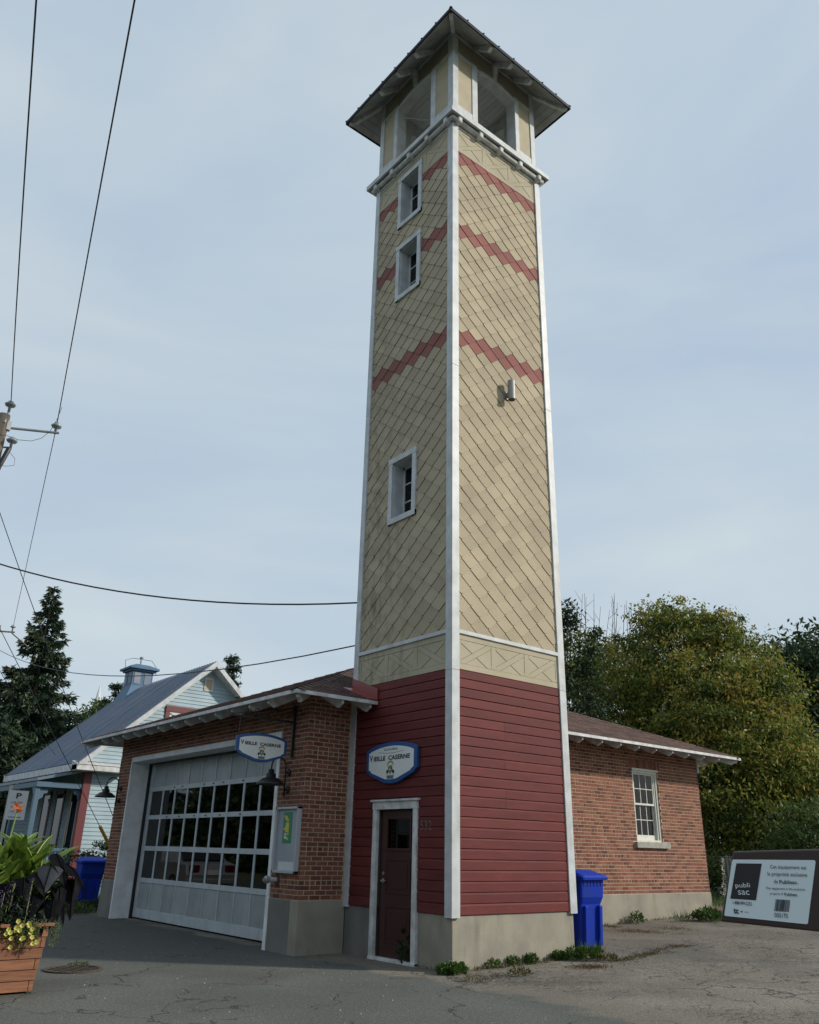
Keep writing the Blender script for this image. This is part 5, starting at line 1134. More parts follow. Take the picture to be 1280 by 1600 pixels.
MB().tube([(cu[0]-.7,cu[1]-.3,HPZ+.72),(cu[0]-.75,cu[1]-.3,HPZ+1.05),(cu[0]-.35,cu[1],HPZ+1.24),(cu[0]+.45,cu[1],HPZ+1.24),(cu[0]+.8,cu[1]+.2,HPZ+.98),(cu[0]+.75,cu[1]+.2,HPZ+.72)],.010,5).build('lightning_cable', m_wire, cp)
MB().lathe([(.26,0),(.26,.50),(.24,.58),(.1,.62)],(HR+.9,20.2,HPZ-.25),16).build('chimney', M('chimney_brown',(.06,.035,.03),.8,bump=.4,bscale=20), hs_)
# side windows under the porch
for yy in (17.55,18.95,20.3):
    b = MB(); T = lambda h,d,z:(HX0-d,h,z); w = .42
    for q in (((yy-w,-.01,1.25),(yy-w+.10,.05,2.95)),((yy+w-.10,-.01,1.25),(yy+w,.05,2.95)),((yy-w,-.01,2.85),(yy+w,.05,2.98)),((yy-w,-.01,1.18),(yy+w,.06,1.27)),((yy-.02,-.01,1.2),(yy+.02,.035,2.9))): b.box(*q,T)
    w_ = b.build('window', m_maroon if yy > 18 else m_brasslit, hs_); MB().box((yy-w+.1,0,1.27),(yy+w-.1,.036,2.85),T).build('pane', m_glassd, w_)
# porch
px0 = -.78; b = MB(); b.add([(HX0,HY0-.05,3.50),(HX0,HY1+.2,3.50),(px0,HY1+.2,3.16),(px0,HY0-.05,3.16),(HX0,HY0-.05,3.42),(HX0,HY1+.2,3.42),(px0,HY1+.2,3.08),(px0,HY0-.05,3.08)],[(0,1,2,3),(7,6,5,4),(0,4,5,1),(1,5,6,2),(2,6,7,3),(3,7,4,0)]); b.build('porch_roof', m_hroof, hs_)
b = MB(); b.box((px0+.02,HY0-.02,2.92),(px0+.10,HY1+.15,3.06)); b.box((px0+.10,HY0-.02,2.92),(HX0,HY0+.06,3.06)); b.build('porch_beam', m_pblue, hs_)
MB().box((px0,HY0,.45),(HX0,HY1,.55)).build('porch_floor', m_pblue, hs_)
for yy in (HY0+.12,HY0+2.2,HY0+4.4,HY1): 
    MB().box((px0+.02,yy-.07,.5),(px0+.16,yy+.07,2.95)).build('porch_post', m_pblue, hs_, bevel=.01)
    for s in (-1,1):
        q = [(0,0),(.36,0),(.33,-.05),(.24,-.07),(.22,-.16),(.13,-.18),(.11,-.28),(.02,-.34),(0,-.34)]
        if yy+s*.3 > HY0: MB().prism([(yy+s*(.07+a),2.92+c) for a,c in q],0,.05,lambda h,d,z:(px0+.06+d,h,z)).build('post_bracket', m_pblue, hs_)
q = [(0,0),(.36,0),(.33,-.05),(.24,-.07),(.22,-.16),(.13,-.18),(.11,-.28),(.02,-.34),(0,-.34)]
MB().prism([(px0+.16+a,2.92+c) for a,c in q],0,.05,lambda h,d,z:(h,HY0+.1+d,z)).build('post_bracket', m_pblue, hs_); MB().prism([(HX0-a,2.92+c) for a,c in q],0,.05,lambda h,d,z:(h,HY0+.1+d,z)).build('post_bracket', m_pblue, hs_)
MB().box((px0+.05,HY0+.05,1.22),(HX0,HY0+.13,1.30)).build('rail', m_pblue, hs_); MB().box((px0+.05,HY0+.1,1.22),(px0+.13,HY1,1.30)).build('rail', m_pblue, hs_)
for k in range(6):
    x = px0+.28+k*.20; MB().lathe([(.03,.55),(.03,.62),(.065,.72),(.03,.85),(.05,.92),(.05,.98),(.028,1.05),(.03,1.22)],(x,HY0+.09,0),8).build('baluster', m_pblue, hs_)
# ------------------------------------------------------------------ utility poles and wires
def pole(x,y,h,label):
    t = thing('utility_pole',label,'pole',(x,y,0),'utility poles along the street'); MB().tube([(x,y,-.3),(x,y,h)],[.17,.125],14).build('pole_shaft', m_pole, t, smooth=True); return t
def insulator(par,p,s=1.0): MB().lathe([(.03,-.16),(.03,0),(.10,.01),(.125,.05),(.09,.08),(.06,.09),(.065,.12),(.03,.14)],p,16).build('insulator', m_insul, par, smooth=True)
p1 = pole(-4.97,9.97,10.55,'weathered wooden utility pole at the left edge of the picture')
insulator(p1,(-4.91,9.93,10.78)); MB().tube([(-4.96,9.85,10.3),(-4.91,9.93,10.62)],.03,6).build('pole_pin', m_steel, p1)
MB().tube([(-4.85,9.93,10.24),(-3.78,9.77,10.42)],.032,8).build('standoff_arm', m_steel, p1); MB().box((-4.89,9.86,10.17),(-4.80,9.98,10.38)).build('arm_bracket', m_paper, p1); insulator(p1,(-3.86,9.79,10.54))
insulator(p1,(-4.72,9.80,9.85)); MB().tube([(-4.74,9.82,9.70),(-4.86,9.78,9.2),(-4.95,9.75,8.75)],.055,8).build('cutout_fuse', m_black, p1)
MB().tube([(-4.74,9.82,9.72),(-4.80,9.9,9.74),(-4.97,9.97,9.7)],.02,6).build('fuse_bracket', m_steel, p1)
def wire(name,label,pts,r=.012,par=None,n=16,sag=0.0):
    P = []
    if len(pts) == 2:
        a,c = Vector(pts[0]),Vector(pts[1])
        for k in range(n+1): t = k/n; p = a.lerp(c,t); p.z -= sag*4*t*(1-t); P.append(p)
    else: P = pts
    o = MB().tube(P,r,5).build(name, m_wire, par)
    if par is None: tag(o,label,'wire')
    return o
wire('jumper_wire','',[(-3.84,9.75,11.1),(-3.9,9.72,10.7),(-4.0,9.70,10.35),(-4.15,9.70,10.12),(-4.35,9.7,9.98),(-4.6,9.75,9.94),(-4.85,9.8,9.98),(-5.0,9.85,9.98)],.006,par=p1)
wire('jumper_wire','',[(-4.74,9.8,9.62),(-4.6,9.7,9.45),(-4.58,9.7,9.28),(-4.75,9.7,9.2),(-4.88,9.72,9.22)],.005,par=p1)
p2 = pole(.25,31.4,10.6,'far utility pole down the street at the left edge'); insulator(p2,(.84,31.2,10.55)); MB().tube([(-.9,31.6,10.25),(.95,31.15,10.35)],.04,6).build('crossarm', m_pole, p2); MB().tube([(.84,31.2,10.3),(1.6,31.0,9.75)],.03,6).build('arm_brace', m_pole, p2)
d1 = Vector((-7.36,-1.2,10.3))-Vector((-4.91,9.93,10.9)); d2 = Vector((-6.55,-1.87,10.3))-Vector((-3.86,9.79,10.66))
wire('power_line','leftmost overhead power line running up from the pole top insulator',[Vector((-4.91,9.93,10.9)),Vector((-4.91,9.93,10.9))+d1*3.2],.011,sag=.7)
wire('power_line','overhead power line running up from the insulator on the steel arm',[Vector((-3.86,9.79,10.66)),Vector((-3.86,9.79,10.66))+d2*3.2],.011,sag=.7)
wire('power_line','overhead power line running down from the steel arm to the far pole',[Vector((-3.86,9.79,10.66)),Vector((.84,31.2,10.66))],.010,sag=.25)
wire('service_cable','twisted service cable from the left edge to the side of the tower',[Vector((-4.97,9.97,7.12)),Vector((.0,2.50,5.45))],.016,sag=.38)
wire('service_cable','thin cable passing over the blue house to the back of the tower',[Vector((.1,2.50,4.72)),Vector((.25,31.4,9.6))],.013,sag=.9)
GA = (1.0,12.57,0)
gw1 = wire('guy_wire','guy wire slanting down to the yellow guard beside the garage',[Vector((-4.95,9.97,6.85)),Vector(GA)],.008)
wire('guy_wire','slack guy wire crossing the blue house to behind the garage lamp',[Vector((-4.95,9.97,8.85)),Vector((1.35,12.75,0))],.009,sag=.22)
wire('guy_wire','thin wire crossing in front of the spruce toward the blue house eave',[Vector((-4.95,9.97,6.2)),Vector((.2,19,4.0))],.007,sag=.2)
a = Vector((-4.95,9.97,6.85)); c = Vector(GA)
tag(MB().tube([a.lerp(c,.735),a.lerp(c,.97)],.038,8).build('guy_guard', m_yellow, None),'yellow plastic guard sleeve on the lower end of a guy wire','guard')
# ------------------------------------------------------------------ trees
def blobs(center, R3, n, seed, shell=.55):
    g = np.random.default_rng(seed); d = g.normal(size=(n,3)); d /= np.linalg.norm(d,axis=1)[:,None]; r = shell+(1-shell)*g.random(n)**.6
    return np.array(center)+d*r[:,None]*np.array(R3), g
def limbs(t, base, tops, r0, mat=m_bark, name='limb'):
    base = Vector(base)
    for p in tops:
        p = Vector(p); m_ = base.lerp(p,.5)+Vector((random.uniform(-.2,.2),random.uniform(-.2,.2),-.2)); MB().tube([base,m_,p],[r0,r0*.6,r0*.15],6).build(name, mat, t)
def tree(name,label,x,y,z,trunk_h,r0,lobes,leaf_s,mat,nper,seed,group=None,clump=.45,yellow=None,trunks=((0,0),),dens=1.0,droop=.2,cat='tree'):
    t = thing(name,label,cat,(x,y,z),group); g = np.random.default_rng(seed); P = []; Rv = []; C = []
    for (cx_,cy_,cz_,rx,ry,rz,nb) in lobes:
        B,g2 = blobs((x+cx_,y+cy_,z+cz_),(rx,ry,rz),nb,seed+len(C)); C.append(B)
        for bpt in B:
            k = int(nper*dens*g.uniform(.6,1.4)*(.55 if nb < 10 else 1)); s = clump*g.uniform(.5,1.25)*(.45 if nb < 10 else 1); dd = np.clip(g.normal(size=(k,3)),-1.9,1.9)*np.array([s,s,s*.5]); 
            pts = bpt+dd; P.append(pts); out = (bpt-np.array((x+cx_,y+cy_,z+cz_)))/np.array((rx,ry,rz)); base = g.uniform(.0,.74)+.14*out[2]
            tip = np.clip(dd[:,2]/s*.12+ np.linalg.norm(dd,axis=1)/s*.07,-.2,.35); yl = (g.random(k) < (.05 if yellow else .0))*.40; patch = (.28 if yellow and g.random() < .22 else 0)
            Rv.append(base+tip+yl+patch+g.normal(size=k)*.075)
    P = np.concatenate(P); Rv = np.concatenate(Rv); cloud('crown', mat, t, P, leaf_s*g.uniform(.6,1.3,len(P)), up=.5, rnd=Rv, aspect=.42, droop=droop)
    for (dx,dy) in trunks: MB().tube([(x+dx,y+dy,z-.2),(x+dx*1.5,y+dy*1.5,z+trunk_h*.5),(x+dx*2.2,y+dy*2.2,z+trunk_h)],[r0,r0*.8,r0*.55],8).build('trunk', m_bark, t, smooth=True)
    allc = np.concatenate(C); idx = g.choice(len(allc),min(14,len(allc)),replace=False); limbs(t,(x+trunks[0][0]*2,y,z+trunk_h*.85),[tuple(allc[i]) for i in idx],r0*.5); return t
# ray helper: a place on the map from pixel column and distance
def place(u,d,v=1330):
    p = atd(u,v,d); return p.x,p.y
def zat(u,v,d): return atd(u,v,d).z
# big box elder right: lobes given as (pixel u, pixel v, distance, radius xy, radius z, clumps)
def lobes_px(x,y,L_): return [(atd(u,v,d).x-x, atd(u,v,d).y-y, atd(u,v,d).z-.2, r,r,rz,nb) for (u,v,d,r,rz,nb) in L_]
LT = [(u,v,34,.42,.62,7) for u,v in ((1005,975),(1030,958),(1052,950),(1066,968),(1085,985),(1110,972),(1128,962),(1146,972),(1152,992),(985,1000),(1168,1015),(1180,1045),(1200,1070),(960,1012),(925,1020),(1222,1105),(1240,1120))]
mx_,my_ = place(1146,31)
LB = [(1050,1085,33.75,2.4,1.9,110),(1000,1110,35.1,2.97,2.29,126),(930,1110,36.45,2.97,2.29,114),(1120,1120,33.08,3.1,2.56,161),(1165,1190,31.73,2.7,2.29,138),(1205,1200,31.05,1.76,1.62,63),(1060,1020,34.43,1.89,1.62,69),(1060,985,33.75,1.22,1.08,29),
      (1140,1040,33.75,1.62,1.62,57),(1120,990,33.75,0.81,0.81,16),(1030,970,34.16,0.675,0.81,13),(1185,1080,32.4,1.35,1.22,41),(1130,1240,30.38,2.03,1.76,92),(1060,1180,33.75,2.97,2.03,103),(960,1050,36.45,1.76,1.35,46),(900,1040,37.8,1.62,1.62,46),(1230,1210,30.38,1.08,0.945,25),(1150,1290,31.73,1.89,1.22,57)]
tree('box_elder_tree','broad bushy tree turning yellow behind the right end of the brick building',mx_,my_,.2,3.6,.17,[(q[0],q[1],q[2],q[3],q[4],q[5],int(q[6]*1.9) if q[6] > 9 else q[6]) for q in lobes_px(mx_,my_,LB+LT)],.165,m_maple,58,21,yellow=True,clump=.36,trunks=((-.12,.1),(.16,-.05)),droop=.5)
# (top shoots)
# taller dark stem left of it, by the tower edge, and bare twigs
lx,ly = place(888,29)
tree('ash_sapling','slim dark leaved young tree close behind the right edge of the tower',lx,ly,.2,6,.07,lobes_px(lx,ly,[(886,955,29,.35,.7,12),(884,990,29,.4,.9,18),(890,1040,29,.9,1.0,40),(900,1090,29,1.2,1.2,60),(925,1005,29,.45,.5,12)]),.17,m_dgreen,34,5,clump=.22)
tw = thing('bare_tree','bare leafless twigs rising behind the yellowing tree','tree',(*place(940,44),.2)); R = random.Random(9)
for k in range(17):
    u = 890+k*6.6+R.uniform(-3,3); vtop = 925+R.uniform(-8,38)+abs(u-945)*.15; A_ = atd(u+R.uniform(-6,6),1110,44); B_ = atd(u+R.uniform(-12,12),vtop,44); m_ = A_.lerp(B_,.55)+Vector((R.uniform(-.1,.1),R.uniform(-.1,.1),0)); MB().tube([A_,m_,B_],[.035,.02,.008],5).build('twig', m_bark, tw)
    for j in range(5): f = R.uniform(.35,.92); q = A_.lerp(B_,f); e2 = q+Vector((R.uniform(-.45,.45),R.uniform(-.45,.45),R.uniform(.25,.7))); MB().tube([q,e2],[.012,.006],4).build('twig', m_bark, tw)
dx_,dy_ = place(1262,40)
tree('dark_maple_tree','dark green dense tree at the right edge of the picture',dx_,dy_,.2,4,.25,lobes_px(dx_,dy_,[(1262,1085,40,2.6,2.4,110),(1290,1060,40,2.6,2.4,90),(1235,1080,40,1.0,.9,26),(1250,1140,39,2.6,1.8,100),(1275,1210,38,3,1.8,90),(1255,1040,40,1.0,.8,20)]),.30,m_dgreen,60,33,clump=.6)
# understory beyond the fence
bx,by = place(1240,28)
tree('lilac_bush','light green leafy shrub in front of the dark shed',bx,by,.2,1,.05,lobes_px(bx,by,[(1240,1290,28,.95,.7,40),(1262,1275,28.5,.5,.45,20),(1275,1300,28,.6,.5,26),(1255,1320,28,.9,.4,30),(1205,1325,28.5,.6,.3,16)]),.13,m_lgreen,40,41,clump=.22,cat='shrub')
bx,by = place(1168,30)
tree('clipped_hedge','low green hedge beyond the chain link fence',bx,by,.2,.6,.05,[(-1.5,1.2,.9,1.3,1.2,.55,50),(0,0,.9,1.4,1.2,.6,50),(1.6,-1.2,.9,1.4,1.2,.6,50)],.14,m_lgreen,50,43,clump=.28,cat='hedge')
bx,by = place(1110,44)
tree('far_maple_tree','dark tree filling the gap right of the brick building',bx,by,.2,3,.2,[(0,0,4.5,4,4,3.5,150),(3.5,-3,4,3.5,3.5,3,110),(7,-6,4.5,3.5,3.5,3.3,110),(-3,4,4,3,3,3,60)],.33,m_dgreen,62,47,clump=.7)
# low shed, canopy and parked car behind the fence
sx_,sy_ = place(1248,37); shd = thing('garden_shed','dark red low shed with pale brown roof behind the shrubs','shed',(sx_,sy_,.2))
Ts = lambda a,b_,c: (sx_+a*.62+b_*.78, sy_-a*.78+b_*.62, .2+c)
MB().box((-2.2,-1.2,0),(2.4,1.6,1.75),Ts).build('wall', m_redsiding2, shd); b = MB(); b.add([Ts(-2.5,-1.6,1.70),Ts(2.7,-1.6,1.70),Ts(2.7,.2,2.35),Ts(-2.5,.2,2.35),Ts(2.7,2.0,1.7),Ts(-2.5,2.0,1.7),Ts(-2.5,-1.6,1.64),Ts(2.7,-1.6,1.64)],[(0,1,2,3),(3,2,4,5),(0,6,7,1)]); b.build('roof', m_paleroof, shd)
for k in range(9): MB().box((-2.15+k*.5,-1.215,0.02),(-2.15+k*.5+.46,-1.2,1.62),Ts).build('wall_board', m_redsiding2, shd)
def car(name,label,x,y,z,rot,mat,grp=None):
    t = thing(name,label,'car',(x,y,z)); ca,sa = math.cos(rot),math.sin(rot); T = lambda a,b_,c:(x+a*ca-b_*sa,y+a*sa+b_*ca,z+c)
    side = [(-2.2,.35),(-2.25,.62),(-2.18,.92),(-1.55,1.0),(-1.0,1.38),(.35,1.42),(1.05,1.0),(1.95,.88),(2.2,.70),(2.22,.38)]
    b = MB(); n = len(side); cab = lambda s,c: .86-(.20*(c-1.0)/.42 if c > 1.0 else 0)
    V = [T(s,-cab(s,c),c) for s,c in side]+[T(s,cab(s,c),c) for s,c in side]; b.add(V,[tuple(range(n)),tuple(range(2*n-1,n-1,-1))]+[(i,i+n,(i+1)%n+n,(i+1)%n) for i in range(n)]); b.build('body', mat, t, bevel=.05)
    b = MB(); b.add([T(-1.60,-.70,1.02),T(-1.60,.70,1.02),T(-1.08,.62,1.34),T(-1.08,-.62,1.34)],[(0,1,2,3)]); 
    b2 = MB(); b2.add([T(-1.62,-.70,1.03),T(-1.62,.70,1.03),T(-1.08,.60,1.36),T(-1.08,-.60,1.36),T(-1.5,-.68,1.0),T(-1.5,.68,1.0),T(-1.0,.58,1.33),T(-1.0,-.58,1.33)],[(0,1,2,3),(7,6,5,4),(0,4,5,1),(1,5,6,2),(2,6,7,3),(3,7,4,0)]); b2.build('rear_window', m_glassd, t)
    b3 = MB(); b3.add([T(1.08,-.70,1.03),T(1.08,.70,1.03),T(.40,.60,1.41),T(.40,-.60,1.41),T(.9,-.68,1.0),T(.9,.68,1.0),T(.3,.58,1.38),T(.3,-.58,1.38)],[(0,1,2,3),(7,6,5,4),(0,4,5,1),(1,5,6,2),(2,6,7,3),(3,7,4,0)]); b3.build('windscreen', m_glassd, t)
    for s in (-1,1):
        MB().prism([(-1.35,1.02),(.9,1.02),(.3,1.34),(-.95,1.34)],s*.80,s*.84,lambda h,d,c:T(h,d-(s*.17*(c-1.0)/.42),c)).build('side_window', m_glassd, t)
        MB().box((-2.24,s*.60-.16,.68),(-2.1,s*.60+.18,.90),T).build('tail_light', m_tail, t, bevel=.02)
        for wx in (-1.35,1.35): w = MB().lathe([(.20,-.1),(.31,-.1),(.32,.0),(.31,.1),(.20,.1)],T(wx,s*.78,.32),18,(-sa,ca,0)).build('wheel', m_tyre, t); MB().lathe([(.05,-.105),(.19,-.105),(.19,.105),(.05,.105)],T(wx,s*.785,.32),12,(-sa,ca,0)).build('rim', m_steel, w)
    MB().box((-2.28,-.26,.62),(-2.2,.26,.76),T).build('licence_plate', m_paper, t); MB().box((-2.3,-.82,.36),(-2.15,.82,.52),T).build('bumper', mat, t, bevel=.03); return t
cx_,cy_ = place(1119,36); car('parked_car','pale grey parked car half hidden past the right end of the brick building',cx_,cy_,.25,.6,m_carw)
car('parked_car','silver sedan parked on the street, seen reflected in the garage door glass',-5.4,18.4,0,math.pi/2,m_carw)
fe = thing('chain_link_fence','wire mesh fence with steel posts at the back of the lawn','fence',(*place(1130,24),.25))
A_ = Vector((*place(1104,31),.27)); B_ = Vector((*place(1290,19),.27))
for k in range(5): p = A_.lerp(B_,k/4); MB().tube([p,p+Vector((0,0,1.25))],.03,8).build('post', m_steel, fe)
MB().tube([A_+Vector((0,0,1.2)),B_+Vector((0,0,1.2))],.02,6).build('top_rail', m_steel, fe)
b = MB(); n = 150
for k in range(n):
    for s in (-1,1):
        p = A_.lerp(B_,k/n); q = A_.lerp(B_,min(1,(k+s*11)/n)) if 0 <= k+s*11 <= n else None
        if q is not None: b.tube([p,q+Vector((0,0,1.2))],.0035,3,cap=False)
b.build('wire_mesh', m_steel, fe, kind='stuff')
wp = thing('fence_post','white painted post beside the double tree trunk','post',(*place(1148,22),.27)); x_,y_ = place(1148,22); MB().box((x_-.035,y_-.035,.2),(x_+.035,y_+.035,1.42)).build('post', m_white2, wp)
# spruces left
def spruce(label,u,d,vtop,zbase,rbase,seed,nb=30,nn=120,skirt=.06):
    tp = atd(u,vtop,d); x,y,H = tp.x,tp.y,tp.z; t = thing('spruce_tree',label,'tree',(x,y,0),'spruces left of the house'); g = random.Random(seed); P = []; Dv = []; Rv = []
    MB().tube([(x,y,-.2),(x,y,H)],[.28,.03],8).build('trunk', m_bark, t); bh = H-zbase; nl = nb
    for i in range(nl):
        f = (i+.3)/nl; z = H-bh*f**.92; R0 = rbase*(f**1.0)+.12; m = int(5+6*f)
        for k in range(m):
            az = g.uniform(0,6.283); L_ = R0*g.uniform(.75,1.15); nseg = int(nn*L_/rbase)+10
            for j in range(nseg):
                s = g.random()**.75; xx = s*L_; zz = z-.50*xx+.22*xx*xx/max(L_,.1)+.10*(s>.85); w = .22*L_*(1-s)*s*4*.45+.05; o = g.gauss(0,w*.6); hang = -abs(g.gauss(0,.10+.05*L_))*(1-.3*s)
                P.append((x+xx*math.cos(az)-o*math.sin(az),y+xx*math.sin(az)+o*math.cos(az),zz+hang+g.gauss(0,.03))); Dv.append((math.cos(az)*.9,math.sin(az)*.9,-.45)); Rv.append(g.uniform(0,.75)+.2*s+(.25 if (s > .8 and f < .45 and g.random() < .35) else -.06))
    cloud('crown', m_spruce, t, P, [g.uniform(.16,.36) for _ in P], rnd=np.array(Rv), aspect=.30, dirs=np.array(Dv), jit=.45); return t
spruce('tall dark spruce with a pointed top beside the blue roof',86,44,916,1.5,4.3,3,nb=46,nn=520)
spruce('shorter spruce filling the left edge behind the porch',8,40,1118,1.0,3.6,4,nb=26,nn=420)
spruce('dark spruce low on the left between the porch and the tall spruce',40,47,1160,.5,4.2,8,nb=22,nn=400)
def pine(label,u,d,vtop,seed,r=1.1,zb=4.0): 
    tp = atd(u,vtop,d); t = thing('pine_tree',label,'tree',(tp.x,tp.y,0),'thin conifers behind the blue house'); g = random.Random(seed); MB().tube([(tp.x,tp.y,0),(tp.x,tp.y,tp.z)],[.18,.03],7).build('trunk', m_bark, t); P = []; z = tp.z
    while z > zb:
        f = (tp.z-z)/(tp.z-zb); 
        for k in range(3):
            az = g.uniform(0,6.28); L_ = r*(.25+.9*f)*g.uniform(.5,1.2); MB().tube([(tp.x,tp.y,z),(tp.x+math.cos(az)*L_,tp.y+math.sin(az)*L_,z-.05)],[.03,.01],4).build('branch', m_bark, t)
            for j in range(3): q = g.uniform(.5,1.0); P += [(tp.x+math.cos(az)*L_*q+g.gauss(0,.12),tp.y+math.sin(az)*L_*q+g.gauss(0,.12),z+g.gauss(.02,.06)) for _ in range(45)]
        z -= .33
    cloud('crown', m_spruce, t, P, .16, rnd=RNG.random(len(P))*.8, aspect=.35, up=1.0); return t
pine('thin conifer showing its top right of the blue gable',360,33,1033,6,r=.75,zb=4.5)
pine('thin conifer showing above the blue roof left of the cupola',186,42,1075,12,r=1.2,zb=6)
bx,by = place(150,50); tree('birch_tree','light green tree top between the tall spruce and the blue roof',bx,by,0,6,.15,lobes_px(bx,by,[(148,1120,50,1.2,.9,36),(160,1108,50,.6,.6,14),(140,1140,50,1.5,1.0,40)]),.22,m_lgreen,40,51,clump=.35)
st_ = thing('church_steeple','distant white church spire glimpsed through the spruce branches','steeple',(*place(113,130),0)); x_,y_ = place(113,130); zt_ = zat(113,1068,130)
MB().lathe([(1.6,0),(1.6,zt_-9),(1.9,zt_-8.9),(1.3,zt_-7),(.05,zt_)],(x_,y_,0),8).build('spire', m_skyw, st_); MB().lathe([(2.6,0),(2.6,zt_-13),(1.7,zt_-9.5)],(x_,y_,0),8).build('tower_base', m_teal, st_)
# unseen tree belt added across the street to darken glass and block skylight
P = []; g = np.random.default_rng(77)
for k in range(520): c = np.array((-23+g.uniform(-2.5,2.5),-30+k*.19,g.uniform(0,4.8+1*math.sin(k*.05)))); P.append(c+g.normal(size=(80,3))*.9)
cloud('added_tree_belt', m_dgreen, None, np.concatenate(P), .6, aspect=.7, kind='stuff')
# house garden shrub and left bin weeds
def gpx(u,v):
    a = (atd(u,v,1)-CAM); z = 0.0
    for _ in range(6): k = (z-CAM.z)/a.z; p = CAM+a*k; z = gz(p.x)
    return p.x,p.y,z
bx,by = place(138,24.4); tree('garden_shrub','green leafy shrub in front of the blue siding above the left bin',bx,by,0,.5,.03,[(-.3,0,.95,.45,.4,.35,16),(.35,-.1,1.15,.5,.4,.3,16),(0,0,.6,.7,.4,.4,16)],.10,m_dgreen,40,61,clump=.16,cat='shrub')
# ------------------------------------------------------------------ weeds at the walls
def weed(u,v,label,w,h,mat=m_weed,n=220,ls=.05,asp=.5,blade=False,shift=(0,0)):
    x,y,z = gpx(u,v); x += shift[0]; y += shift[1]; P = []; D_ = []
    for k in range(n):
        a = RNG.uniform(0,6.283); r = w*math.sqrt(RNG.random()); hh = h*(1-.5*(r/w)**2)*RNG.random()**.8; P.append((x+r*math.cos(a),y+r*math.sin(a)*.7,z+(0 if blade else hh))); D_.append((math.cos(a)*.5,math.sin(a)*.5,1.4 if blade else .6))
    o = cloud('weed_clump', mat, None, P, (RNG.uniform(.4,1.0,n)*h if blade else ls*RNG.uniform(.6,1.3,n)), aspect=(.07 if blade else asp), dirs=np.array(D_), jit=.35, origin=(x,y,z)); return tag(o,label,'weed','weeds along the walls')
weed(706,1522,'bright green broad leaved weed at the front corner of the tower',.20,.12,n=420,ls=.06,asp=.8)
weed(771,1513,'small dark weed against the concrete left of the sunny row',.11,.11,n=200,ls=.045,asp=.35)
weed(802,1509,'second small weed from the tower corner on the sunny side',.09,.11,n=180,ls=.045)
weed(830,1506,'bushy green weed on the sunny side of the concrete, third from the corner',.10,.13,n=240,ls=.05)
weed(873,1500,'round bright weed left of the shaggy grass by the blue bin',.10,.11,n=240,ls=.05,asp=.8)
weed(897,1500,'dark shaggy weed at the right corner of the tower concrete',.14,.16,n=420,ls=.06,asp=.25)
weed(922,1500,'shaggy green weed in front of the blue bin',.22,.17,n=700,ls=.07,asp=.22)
weed(922,1497,'tall grass blades rising before the blue bin',.16,.32,n=26,blade=True)
weed(950,1502,'yellowish grass tuft right of the blue bin',.16,.10,mat=m_dry,n=260,ls=.05,asp=.3)
weed(812,1524,'dry grass tuft standing out on the cracked asphalt',.16,.08,mat=m_dry,n=260,ls=.05,asp=.25)
weed(742,1534,'straggly dry grass at the seam below the tower corner',.18,.07,mat=m_dry,n=200,ls=.045,asp=.2)
weed(775,1530,'reddish seeding grass on the asphalt edge',.08,.06,mat=m_redgrass,n=90,ls=.04,asp=.2)
weed(533,1486,'leafy weed beside the concrete between garage and door',.20,.22,mat=m_dgreen,n=380,ls=.06)
weed(513,1489,'small light green weed at the garage corner',.10,.08,n=140,ls=.06)
weed(551,1484,'thin tall weed against the concrete left of the door',.07,.30,mat=m_dgreen,n=110,ls=.05)
weed(636,1507,'broad leaved weed climbing the right door frame',.06,.42,n=46,ls=.10,asp=.6,mat=m_dgreen,shift=(-.04,0))
weed(995,1443,'green tuft under the sash window wall',.16,.22,n=260,ls=.07,asp=.3)
weed(1066,1440,'grassy tuft near the right end of the foundation',.20,.26,n=60,blade=True)
weed(1090,1438,'small weed before the last bit of foundation',.12,.2,mat=m_dry,n=120,ls=.06)
weed(1108,1439,'dense green weed at the right corner of the brick building',.32,.24,n=700,ls=.08,asp=.35)
weed(135,1424,'dark weeds around the foot of the left blue bin',.60,.22,mat=m_dgreen,n=1500,ls=.08,asp=.3)
weed(85,1428,'low weeds beyond the planter beside the driveway',.8,.25,mat=m_lgreen,n=1200,ls=.08,asp=.3)
weed(265,1440,'tiny weed at the sill of the garage door',.08,.04,n=60,ls=.04)
weed(122,1509,'small weed growing out of the drain grate edge',.12,.04,n=60,ls=.035)
# dry strips in the asphalt cracks
def strip_weed(pts,label,n,w,mat):
    P = []; Q = [Vector(gpx(*p)) for p in pts]
    for _ in range(n):
        i = RNG.integers(0,len(Q)-1); q = Q[i].lerp(Q[i+1],RNG.random()); P.append((q.x+RNG.normal()*w,q.y+RNG.normal()*w,q.z+.002))
    o = cloud('crack_weeds', mat, None, P, .035, aspect=.25, dirs=np.tile(np.array([0,0,.5]),(n,1)), jit=1.0, kind='stuff', origin=tuple(Q[0]))
strip_weed([(960,1503),(1000,1494),(1025,1488),(1050,1480),(1072,1478)],'',1100,.07,m_redgrass)
strip_weed([(965,1502),(1000,1495),(1022,1490)],'',500,.05,m_dry)
strip_weed([(900,1512),(925,1512),(935,1510)],'',700,.10,m_redgrass)
strip_weed([(975,1454),(1000,1456),(1025,1457)],'',600,.16,m_redgrass)
strip_weed([(1040,1450),(1075,1453)],'',400,.18,m_dry)
strip_weed([(948,1447),(962,1449)],'',300,.10,m_redgrass)
strip_weed([(756,1512),(790,1512),(850,1504),(890,1498)],'',600,.03,m_dry)
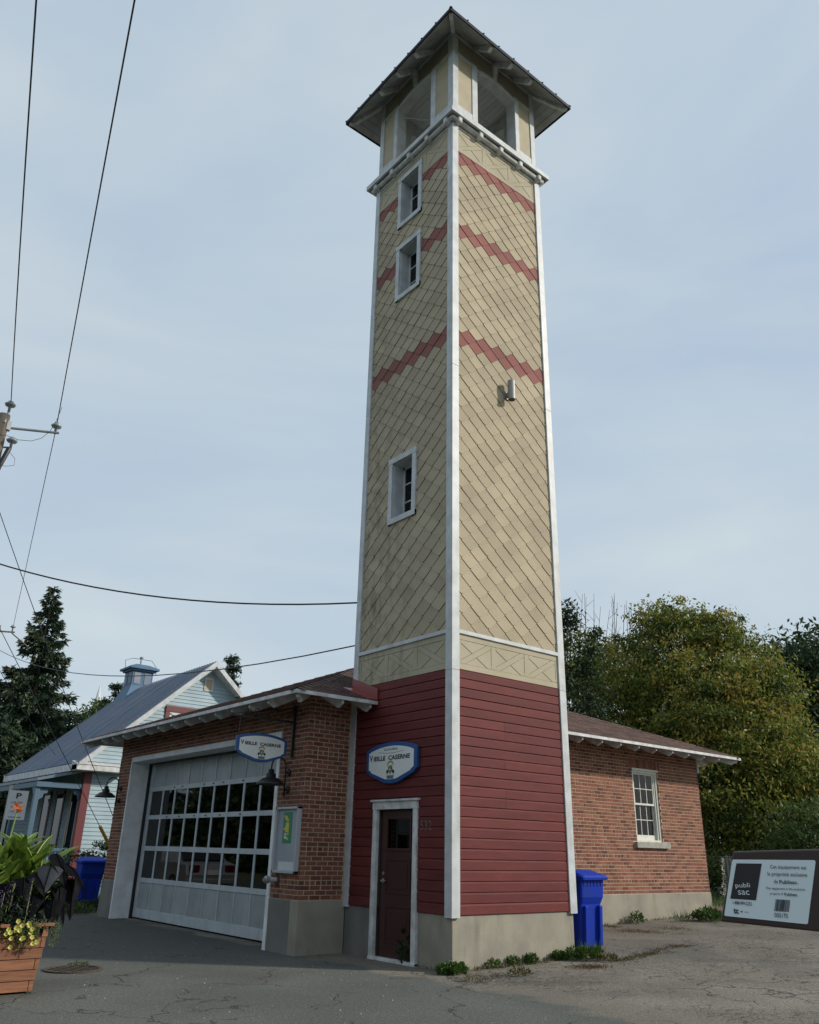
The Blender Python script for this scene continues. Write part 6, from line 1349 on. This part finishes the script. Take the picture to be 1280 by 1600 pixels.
# lawn blades at the right
xs = RNG.uniform(11.3,20,9000); ys = RNG.uniform(-1,12,9000)
cloud('grass', m_weed, None, [(a,c,gz(a)) for a,c in zip(xs,ys)], .14, aspect=.1, dirs=np.tile(np.array([0,0,2.2]),(9000,1)), jit=.5, kind='stuff')
xs = RNG.uniform(-3.2,6,9000); ys = RNG.uniform(12.2,17,9000)
cloud('grass', m_weed, None, [(a,c,0) for a,c in zip(xs,ys)], .14, aspect=.1, dirs=np.tile(np.array([0,0,2.2]),(9000,1)), jit=.5, kind='stuff')

# loose grit and small stones on the asphalt
g = np.random.default_rng(5); b = MB()
for k in range(5200):
    t = g.random(); x = g.uniform(-6.5,9.5); y = -5.5+7.8*g.random(); 
    if x < 0: y = g.uniform(-5,9) if x < -1.2 else g.uniform(-5,1.5)
    if (-.9 < x < 2.5 and y > -.02) or (x > 2.4 and y > 2.3) or (-7.2 < x < -4.7 and 1 < y < 2.4): continue
    r = .004+.010*g.random()**3; z = gz(x)-.001; a = g.uniform(0,6.28)
    P = [(x+r*math.cos(a+j*2.09)*g.uniform(.7,1.2),y+r*math.sin(a+j*2.09)*g.uniform(.7,1.2),z) for j in range(3)]+[(x+g.normal()*r*.2,y+g.normal()*r*.2,z+r*.9)]
    b.add(P,[(0,1,3),(1,2,3),(2,0,3)],g.random())
b.build('grit', M('stone_grit',(.20,.185,.16),.9,rnd=.6), None, kind='stuff')
strip_weed([(2.42,0)]*2,'',1,.01,m_dry) if False else None
P = [(x,y,gz(x)) for x,y in zip(RNG.uniform(3.6,10.2,700),YB-.03-np.abs(RNG.normal(0,.05,700)))]
P += [(x,-.02-abs(RNG.normal(0,.04)),gz(x)) for x in RNG.uniform(.05,2.4,350)]
P += [(-.02-abs(RNG.normal(0,.03)),y,0.0) for y in RNG.uniform(.05,.65,60)]
cloud('wall_foot_grass', m_dry, None, P, [RNG.uniform(.02,.075) for _ in P], aspect=.16, dirs=np.tile(np.array([0,0,1.6]),(len(P),1)), jit=.7, kind='stuff')
